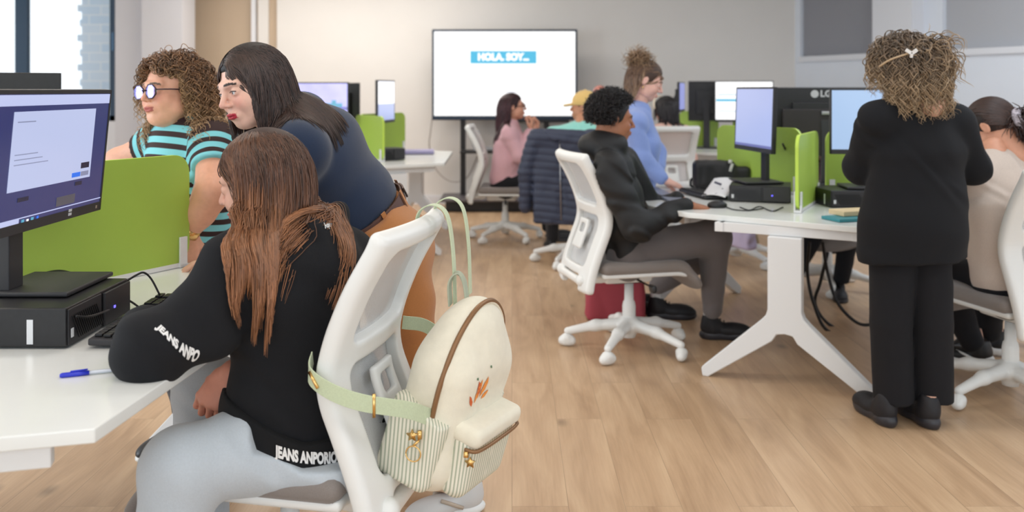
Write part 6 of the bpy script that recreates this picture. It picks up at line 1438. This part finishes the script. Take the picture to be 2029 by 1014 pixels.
for sx in (-1, 1): gg.append(tube([Rp @ np.array([sx * .034 + .024 * math.cos(t_), .104, .002 + .02 * math.sin(t_)]) + H for t_ in np.linspace(0, 6.28, 11)], .003, 5)); gg.append(tube([Rp @ np.array([sx * .06, .1, .006]) + H, Rp @ np.array([sx * .08, .0, .004]) + H], .003, 5))
mk('glasses', *join(*gg), mat('tortoise_frame', (.05, .03, .05), .3), pp, local=False)

# ---- man in the yellow cap, seen from behind
H = P(1157, 212, 7.25); nk = P(1152, 250, 7.18); ch_ = P(1142, 300, 7.12); pl = P(1142, 375, 7.02); sv = V3(.98, -.2, 0)
sL = ch_ - sv * .19 + V3(0, 0, .12); sR = ch_ + sv * .19 + V3(0, 0, .12)
pcp, Rcp, Gcp, _, _ = simple_person('man in a yellow cap and mint shirt seated behind the puffer jacket', (.5, 7.0), H, (292, 0, 0), nk, ch_, pl, sL, sR, sv, fabric('mint_jersey', s2l(150, 218, 208)), s2l(196, 140, 110),
    armL=(sL + V3(-.02, .1, -.26), sL + V3(.05, .34, -.22)), armR=(sR + V3(.02, .1, -.26), sR + V3(-.05, .34, -.22)), handL=(V3(.2, 1, 0), V3(0, 0, 1), 1), handR=(V3(-.2, 1, 0), V3(0, 0, 1), -1), top_r=(.19, .13), hiphw=(.17, .14), h=.011, top_name='t_shirt', sleeves=.3,
    legs=[[V3(.4, 7.05, .52), V3(.33, 7.45, .52), V3(.33, 7.45, .10)], [V3(.6, 7.05, .52), V3(.62, 7.45, .52), V3(.62, 7.4, .10)]], trm=fabric('black_denim', s2l(24, 24, 30)))
for x_ in (.33, .62): shoe(pcp, V3(x_, 7.40, 0), V3(x_ - .03, 7.66, 0), BLK_SHOE, mat('brown_sole', (.15, .07, .04), .6))
CAPM = fabric('yellow_cotton', s2l(232, 196, 124)); S = Soft(.006); S.ell((0, -.012, .042), (.088, .108, .094)); S.rbox((0, 0, -.10), (.2, .2, .115), .001, k=.004, op='s')
S.ecap((0, .085, .022), (0, .155, .012), (.062, .012), (.058, .010), (1, 0, 0), k=.01); S.cap((0, -.01, .134), (0, -.01, .138), .008, k=.004); V, Q = S.mesh(); mk('cap', V @ Rcp.T + H, Q, CAPM, pcp, local=False)
scalp_cap(pcp, H, Rcp, s2l(70, 48, 38), .98)
# ---- bald man far behind him
H = P(1189, 193, 9.2); nk = P(1189, 222, 9.2); ch_ = P(1190, 262, 9.2); pl = P(1190, 320, 9.15); sv = V3(-1, 0, 0)
pbd, Rbd, _, _, _ = simple_person('bald man far back beside the television, mostly hidden behind the others', (.9, 9.2), H, (180, 20, 0), nk, ch_, pl, ch_ - sv * .19 + V3(0, 0, .12), ch_ + sv * .19 + V3(0, 0, .12), sv, fabric('white_shirt_cotton', s2l(205, 210, 228)), s2l(212, 140, 126),
    armL=(ch_ + V3(.2, 0, -.15), ch_ + V3(.1, -.2, -.25)), armR=(ch_ + V3(-.2, 0, -.15), ch_ + V3(-.1, -.2, -.25)), top_r=(.18, .13), h=.014, legs=[[pl + V3(.1, 0, -.03), pl + V3(.1, -.4, -.05), V3(.98, 8.75, .08)], [pl + V3(-.1, 0, -.03), pl + V3(-.1, -.4, -.05), V3(.78, 8.75, .08)]], trm=fabric('black_denim', s2l(24, 24, 30)), top_name='shirt')
for x_ in (.98, .78): shoe(pbd, V3(x_, 8.82, 0), V3(x_, 8.56, 0), BLK_SHOE, BLK_SOLE)
ch_bd = chair('white office chair under the bald man at the very back', (.89, 9.15), 180, 0)
# ---- woman with the hair band, in the white chair seen from behind
H = P(1318, 218, 8.35); nk = P(1324, 250, 8.3); ch_ = P(1325, 288, 8.22); pl = P(1325, 350, 8.1); sv = V3(.95, .3, 0)
phb, Rhb, Ghb, _, _ = simple_person('dark-haired woman with a pale hair band seated behind the white chair back', (1.55, 8.15), H, (318, 12, 0), nk, ch_, pl, ch_ - sv * .17 + V3(0, 0, .11), ch_ + sv * .17 + V3(0, 0, .11), sv, fabric('peach_jersey', s2l(226, 180, 164)), s2l(206, 150, 130),
    armL=(ch_ + V3(-.2, .1, -.12), ch_ + V3(-.1, .35, -.1)), armR=(ch_ + V3(.22, .08, -.12), ch_ + V3(.12, .35, -.1)), top_r=(.155, .12), h=.012, legs=[[V3(1.35, 8.15, .52), V3(1.22, 8.5, .5), V3(1.22, 8.45, .1)], [V3(1.5, 8.15, .52), V3(1.45, 8.55, .5), V3(1.45, 8.5, .1)]], trm=BLACK_T, slv=(.055, .05, .04))
scalp_cap(phb, H, Rhb, (.008, .007, .009), 1.06)
groomed(phb, H, Rhb, 900, .24, [(.006, .005, .007), (.025, .02, .025)], 95, [Ghb], part_w=.2, back=.8, r=.004, steps=16, swell=1.08, stiff=.6, clump_n=50)
hbp = [Rhb @ np.array([.094 * math.cos(t_), .045 - .0 * t_, .04 + .098 * math.sin(t_)]) + H for t_ in np.linspace(-.2, 3.34, 16)]
mk('hair_band', *tube(hbp, .010, 6), mat('cream_band', s2l(238, 222, 200), .6), phb, local=False)
for x_ in (1.22, 1.45): shoe(phb, V3(x_, 8.52, 0), V3(x_ - .04, 8.76, 0), BLK_SHOE, BLK_SOLE)
# ---- person behind the big black monitor
H = P(1643, 292, 6.15); nk = P(1645, 335, 6.15); ch_ = P(1648, 385, 6.15); pl = P(1650, 455, 6.15); sv = V3(-.9, .4, 0)
phd, Rhd, Ghd, _, _ = simple_person('person in a dark maroon top glimpsed behind the post of the big black monitor', (2.15, 6.15), H, (205, 14, 0), nk, ch_, pl, ch_ + sv * .17 + V3(0, 0, .12), ch_ - sv * .17 + V3(0, 0, .12), sv, fabric('maroon_jersey', s2l(84, 58, 66)), s2l(222, 170, 160),
    armL=(ch_ + V3(-.2, -.05, -.12), ch_ + V3(-.12, -.28, -.10)), armR=(ch_ + V3(.2, -.1, -.12), ch_ + V3(.05, -.3, -.10)), top_r=(.155, .12), h=.012, legs=[[V3(2.05, 6.1, .52), V3(1.95, 5.75, .5), V3(1.78, 5.8, .1)], [V3(2.25, 6.1, .52), V3(2.15, 5.75, .5), V3(2.1, 5.8, .1)]], trm=BLACK_T)
scalp_cap(phd, H, Rhd, (.012, .009, .01), 1.05)
groomed(phd, H, Rhd, 900, .30, [(.008, .006, .007), (.03, .02, .022)], 97, [Ghd], part_w=.4, back=.4, r=.003, steps=16, swell=1.06, stiff=.6, clump_n=50)
for x_ in (1.78, 2.1): shoe(phd, V3(x_, 5.86, 0), V3(x_ - .06, 5.62, 0), BLK_SHOE, BLK_SOLE)

# ================================================================ coats on chairs
def in_chair(c, a, V):   # chair frame -> world
    r = math.radians(a); R = rotz(-r); return np.asarray(V) @ R.T + np.array([c[0], c[1], 0])
def chair_coat(text, c, a, m, quilt=True, low=.42, seed=1, sleeve=True):
    S = Soft(.009)
    S.rbox((0, -.335, (low + 1.0) / 2), (.262, .040, (1.0 - low) / 2 + .02), .035, k=.02); S.cap((-.24, -.335, .985), (.24, -.335, .985), .055, .055, k=.04)
    S.rbox((0, -.22, .90), (.20, .03, .10), .02, k=.04)
    if sleeve:
        for sx in (-1, 1): S.chain([(sx * .25, -.33, .96), (sx * .315, -.33, .72), (sx * .325, -.30, .46)], [.068, .062, .052], k=.018)
    for x_ in (-.06,): S.cap((x_, -.385, .95), (x_ + .01, -.385, low), .010, .014, k=.02, op='s')
    if quilt: S.fn(lambda D, X, Y, Z: D + .0075 * (1 - np.abs(np.sin((Z + .02 * np.sin(6 * X)) * math.pi / .052))) ** 2.0)
    S.fn(folds(.006, 16, (.8, 0, .5), seed=seed)); V, Q = S.mesh()
    t = thing('jacket', text, 'jacket', (c[0], c[1], 0), -math.radians(a))
    mk('jacket_body', V, Q, m, t); mk('zip', *tube([(-.055, -.372, .95), (-.045, -.372, low + .02)], .004, 5), METAL, t)
    return t
PUFF = fabric('navy_puffer_nylon', s2l(48, 56, 78), .55, sheen=0)
chair_coat('navy quilted puffer jacket hung over the back of an office chair', (.49, 6.95), 14, PUFF, low=.36, seed=3)
chair_coat('black leather coat draped over the chair by the left window', (-2.55, 5.6), 250, mat('black_leather', (.014, .013, .015), .4), quilt=False, seed=5)
S = Soft(.012); S.rbox((0, 0, .42), (.05, .17, .22), .03, k=.02); S.rbox((.0, .05, .62), (.04, .12, .06), .02, k=.03); S.fn(folds(.012, 14, (.2, 1, .3), seed=9)); V, Q = S.mesh()
lt = thing('coat', 'pale lilac coat hanging down beside the right desk leg', 'coat', (P(1462, 0, 6.5)[0], 6.5, 0)); mk('coat_body', V @ rotz(.4).T, Q, fabric('lilac_wool', s2l(196, 184, 214)), lt)
mk('coat_lining', *box(.075, -.06, .42, .02, .10, .36, roty(-.25)), fabric('cream_lining', s2l(214, 196, 160)), lt, smooth=False, bevel=.006)

# ================================================================ backpack on the foreground chair
bp = thing('backpack', 'cream backpack with striped side pockets hanging on the foreground chair', 'backpack', (FC[0], FC[1], 0), -math.radians(FA))
CANV = fabric('cream_canvas', s2l(232, 226, 208), .85, noise=.04, nscale=40)
def stripe_cloth():
    m = bpy.data.materials.new('green_striped_canvas'); m.use_nodes = True; nt = m.node_tree; N = nt.nodes; L = nt.links; b = N['Principled BSDF']; b.inputs['Roughness'].default_value = .9
    a = N.new('ShaderNodeAttribute'); a.attribute_name = 'stripe'; mu = N.new('ShaderNodeMath'); mu.operation = 'MULTIPLY'; mu.inputs[1].default_value = 1 / .0105; f = N.new('ShaderNodeMath'); f.operation = 'FRACT'
    L.new(a.outputs['Fac'], mu.inputs[0]); L.new(mu.outputs[0], f.inputs[0]); cr = N.new('ShaderNodeValToRGB'); e = cr.color_ramp.elements; e[0].position = .34; e[0].color = (*s2l(172, 178, 158), 1); e[1].position = .46; e[1].color = (*s2l(232, 228, 212), 1)
    L.new(f.outputs[0], cr.inputs[0]); L.new(cr.outputs[0], b.inputs['Base Color']); return m
STC = stripe_cloth(); ZIP = mat('bronze_zip', s2l(140, 104, 72), .4, metal=.4); STRAP = fabric('sage_webbing', s2l(196, 208, 176), .8)
# local chair frame: x to her right (away from the camera), y forward, z up; the bag hangs behind the back (y < -.33)
B0 = V3(.06, -.36, 0); Zt, Zb = .895, .50; tilt = .10
def bagT(V):     # bag frame (x width, d out, z) -> chair frame
    V = np.asarray(V, float); x, d, z = V[:, 0], V[:, 1], V[:, 2]; z = z - .052; yoff = -.338 - .30 * (z - .68)
    cp, sp_ = math.cos(.30), math.sin(.30); return np.stack([x * cp - d * sp_ + .045, yoff - d * .96 * cp - (x + .13) * sp_ * .9 + .02, z - .25 * d], 1)
S = Soft(.006)
S.rbox((0, .085, .655), (.135, .085, .150), .06, k=.03); S.ell((0, .075, .795), (.125, .078, .105), k=.05); S.ell((0, .10, .56), (.142, .10, .075), k=.05)
S.fn(folds(.003, 24, (.6, .3, .8), seed=21)); V, Q = S.mesh(); bagV = bagT(V); bagQ = Q[:, ::-1]
mk('bag_body', bagV, bagQ, CANV, bp)
for sx, nm in ((-1, 'side_pocket'), (1, 'side_pocket')):
    S = Soft(.005); S.rbox((sx * .128, .078, .605), (.030, .075, .095), .026, k=.02); S.fn(lambda D, X, Y, Z: np.maximum(D, Z - (.695 - .25 * np.abs(Y - .03)))); V, Q = S.mesh(); mk(nm, bagT(V), Q[:, ::-1], STC, bp, attrs={'stripe': V[:, 1] - np.abs(V[:, 0]) + .25 * V[:, 2]})
S = Soft(.005); S.rbox((0, .185, .585), (.105, .036, .080), .032, k=.02); V, Q = S.mesh(); fp = mk('front_pocket', bagT(V), Q[:, ::-1], STC, bp, attrs={'stripe': V[:, 0] - np.sign(V[:, 0]) * V[:, 1] + .2 * V[:, 2]})
mk('front_pocket_flap', *(lambda s: (bagT(s[0]), s[1][:, ::-1]))((lambda S: S.mesh())(Soft(.005).rbox((0, .188, .652), (.108, .040, .022), .018, k=.01))), CANV, bp)
def bt_(pts): return bagT(np.array(pts, float))
zp = smoothpath([(-.137, .112, .655), (-.139, .108, .74), (-.115, .104, .83), (-.06, .098, .885), (0, .096, .902), (.06, .098, .885), (.115, .104, .83), (.138, .108, .74), (.137, .112, .655)], 6)
mk('main_zip', *tube(bt_(zp), .0062, 6), ZIP, bp)
mk('zip_tape', *tube(bt_(zp * np.array([.985, 1, 1]) + np.array([0, .0, -.002])), .0060, 6), fabric('ivory_tape', s2l(236, 226, 206)), bp)
zp2 = smoothpath([(-.108, .198, .628), (-.095, .226, .632), (0, .232, .634), (.095, .226, .632), (.108, .198, .628)], 6); mk('pocket_zip', *tube(bt_(zp2), .0042, 6), ZIP, bp)
# pulls, key ring and little star charms
def charm(pos, m, s=.014, seed=0):
    pts = []; 
    for k in range(10): a_ = math.pi * k / 5 + .3; rr_ = s if k % 2 == 0 else s * .5; pts.append((rr_ * math.cos(a_), rr_ * math.sin(a_)))
    return prism_uvw(pts, .005, pos, (0, 1, 0), (0, 0, 1))
q0 = bt_([(-.168, .105, .650)])[0]; q1 = bt_([(-.176, .105, .618)])[0]
mk('zip_pull', *join(tube([q0, q0 + V3(0, 0, -.018)], .0055, 6), charm(q0 + V3(-.004, .016, -.010), GOLD)), GOLD, bp)
ring = [q1 + V3(-.002, .017 * math.cos(t_), .017 * math.sin(t_) - .016) for t_ in np.linspace(0, 6.3, 22)]; mk('key_ring', *join(tube(ring, .0017, 6), tube([q0 + V3(-.002, 0, -.02), q1 + V3(-.002, 0, .002)], .003, 6)), GOLD, bp)
q2 = bt_([(-.112, .205, .628)])[0]; mk('zip_pull', *join(tube([q2, q2 + V3(-.003, 0, -.012)], .006, 6), charm(q2 + V3(-.004, -.010, -.022), GOLD, .013)), GOLD, bp)
# printed leaf sprig on the front (a plain stand-in)
ORG = mat('orange_print', s2l(238, 150, 70), .8); OR2 = mat('russet_print', s2l(210, 100, 50), .8); GRN = mat('green_print', s2l(90, 120, 90), .8)
bvb = bvh_of(bagV, bagQ)
def decal(poly, px, py, m, nm):
    V2 = np.array([(a, b, 0) for a, b in poly], float); ctr = bt_([(px, .17, py)])[0]; R_ = rotz(0)
    path = [ctr + V3(t_, -.02, 0) for t_ in np.linspace(-.05, .05, 6)]; W, F2 = wrap_shape(V2, [list(range(len(poly)))], path, (0, 0, 1), bvb, .0015); return mk(nm, W, F2, m, bp, smooth=False)
leaf = lambda l, w, a: [(math.cos(a) * x - math.sin(a) * y, math.sin(a) * x + math.cos(a) * y) for x, y in ((0, 0), (l * .3, w), (l * .7, w * .8), (l, 0), (l * .7, -w * .8), (l * .3, -w))]
for (x_, z_, l_, w_, a_, m_) in ((-.075, .705, .060, .010, 1.3, ORG), (-.060, .712, .052, .010, 1.9, OR2), (-.045, .708, .056, .009, 1.4, ORG), (-.085, .70, .035, .006, 2.2, OR2), (-.035, .70, .030, .006, .8, ORG), (-.09, .765, .008, .005, 1, GRN), (-.04, .78, .008, .005, 1, GRN)):
    decal(leaf(l_, w_, a_), x_, z_, m_, 'printed_leaf')
# straps: over the top of the chair and round its sides
tp = V3(.06, -.345, 1.012)
def ribbon(pts, w, th, wdir, m, nm, par, n=8):
    p = smoothpath(pts, n); wd = np.array(wdir, float) / np.linalg.norm(wdir); T = np.gradient(p, axis=0); T /= np.linalg.norm(T, axis=1)[:, None]; V = []
    for a, t in zip(p, T):
        w_ = wd - t * (wd @ t); w_ /= np.linalg.norm(w_); o = np.cross(t, w_)
        for s_, q_ in ((-1, -1), (1, -1), (1, 1), (-1, 1)): V.append(a + w_ * w * .5 * s_ + o * th * .5 * q_)
    Fc = [[i * 4 + k, i * 4 + (k + 1) % 4, (i + 1) * 4 + (k + 1) % 4, (i + 1) * 4 + k] for i in range(len(p) - 1) for k in range(4)] + [[3, 2, 1, 0], [len(V) - 4, len(V) - 3, len(V) - 2, len(V) - 1]]
    return mk(nm, V, Fc, m, par, smooth=False, bevel=.0008)
for dx in (.055, .20):
    ribbon([(dx - .0, -.405, .80), (dx - .0, -.400, .93), (dx, -.385, 1.02), (dx, -.352, 1.046), (dx, -.315, 1.028), (dx, -.305, .98)], .026, .003, (1, 0, 0), STRAP, 'shoulder_strap', bp)
ribbon([(.03, -.40, .81), (.025, -.40, .865), (.035, -.415, .885), (.045, -.43, .865), (.04, -.44, .81)], .028, .004, (1, 0, 0), STC, 'grab_handle', bp)
ribbon([(-.115, -.40, .59), (-.18, -.365, .628), (-.245, -.285, .66), (-.262, -.22, .685), (-.245, -.165, .71), (-.20, -.150, .735)], .036, .003, (0, 0, 1), STRAP, 'side_strap', bp)
ribbon([(.14, -.40, .59), (.225, -.36, .64), (.265, -.27, .69), (.262, -.20, .70)], .036, .003, (0, 0, 1), STRAP, 'side_strap', bp)
[mk('buckle', *t_, GOLD, bp) for t_ in (tube([(-.232, -.305, .626), (-.232, -.305, .676)], .004, 6), tube([(-.262, -.19, .69), (-.250, -.165, .72)], .004, 6))]
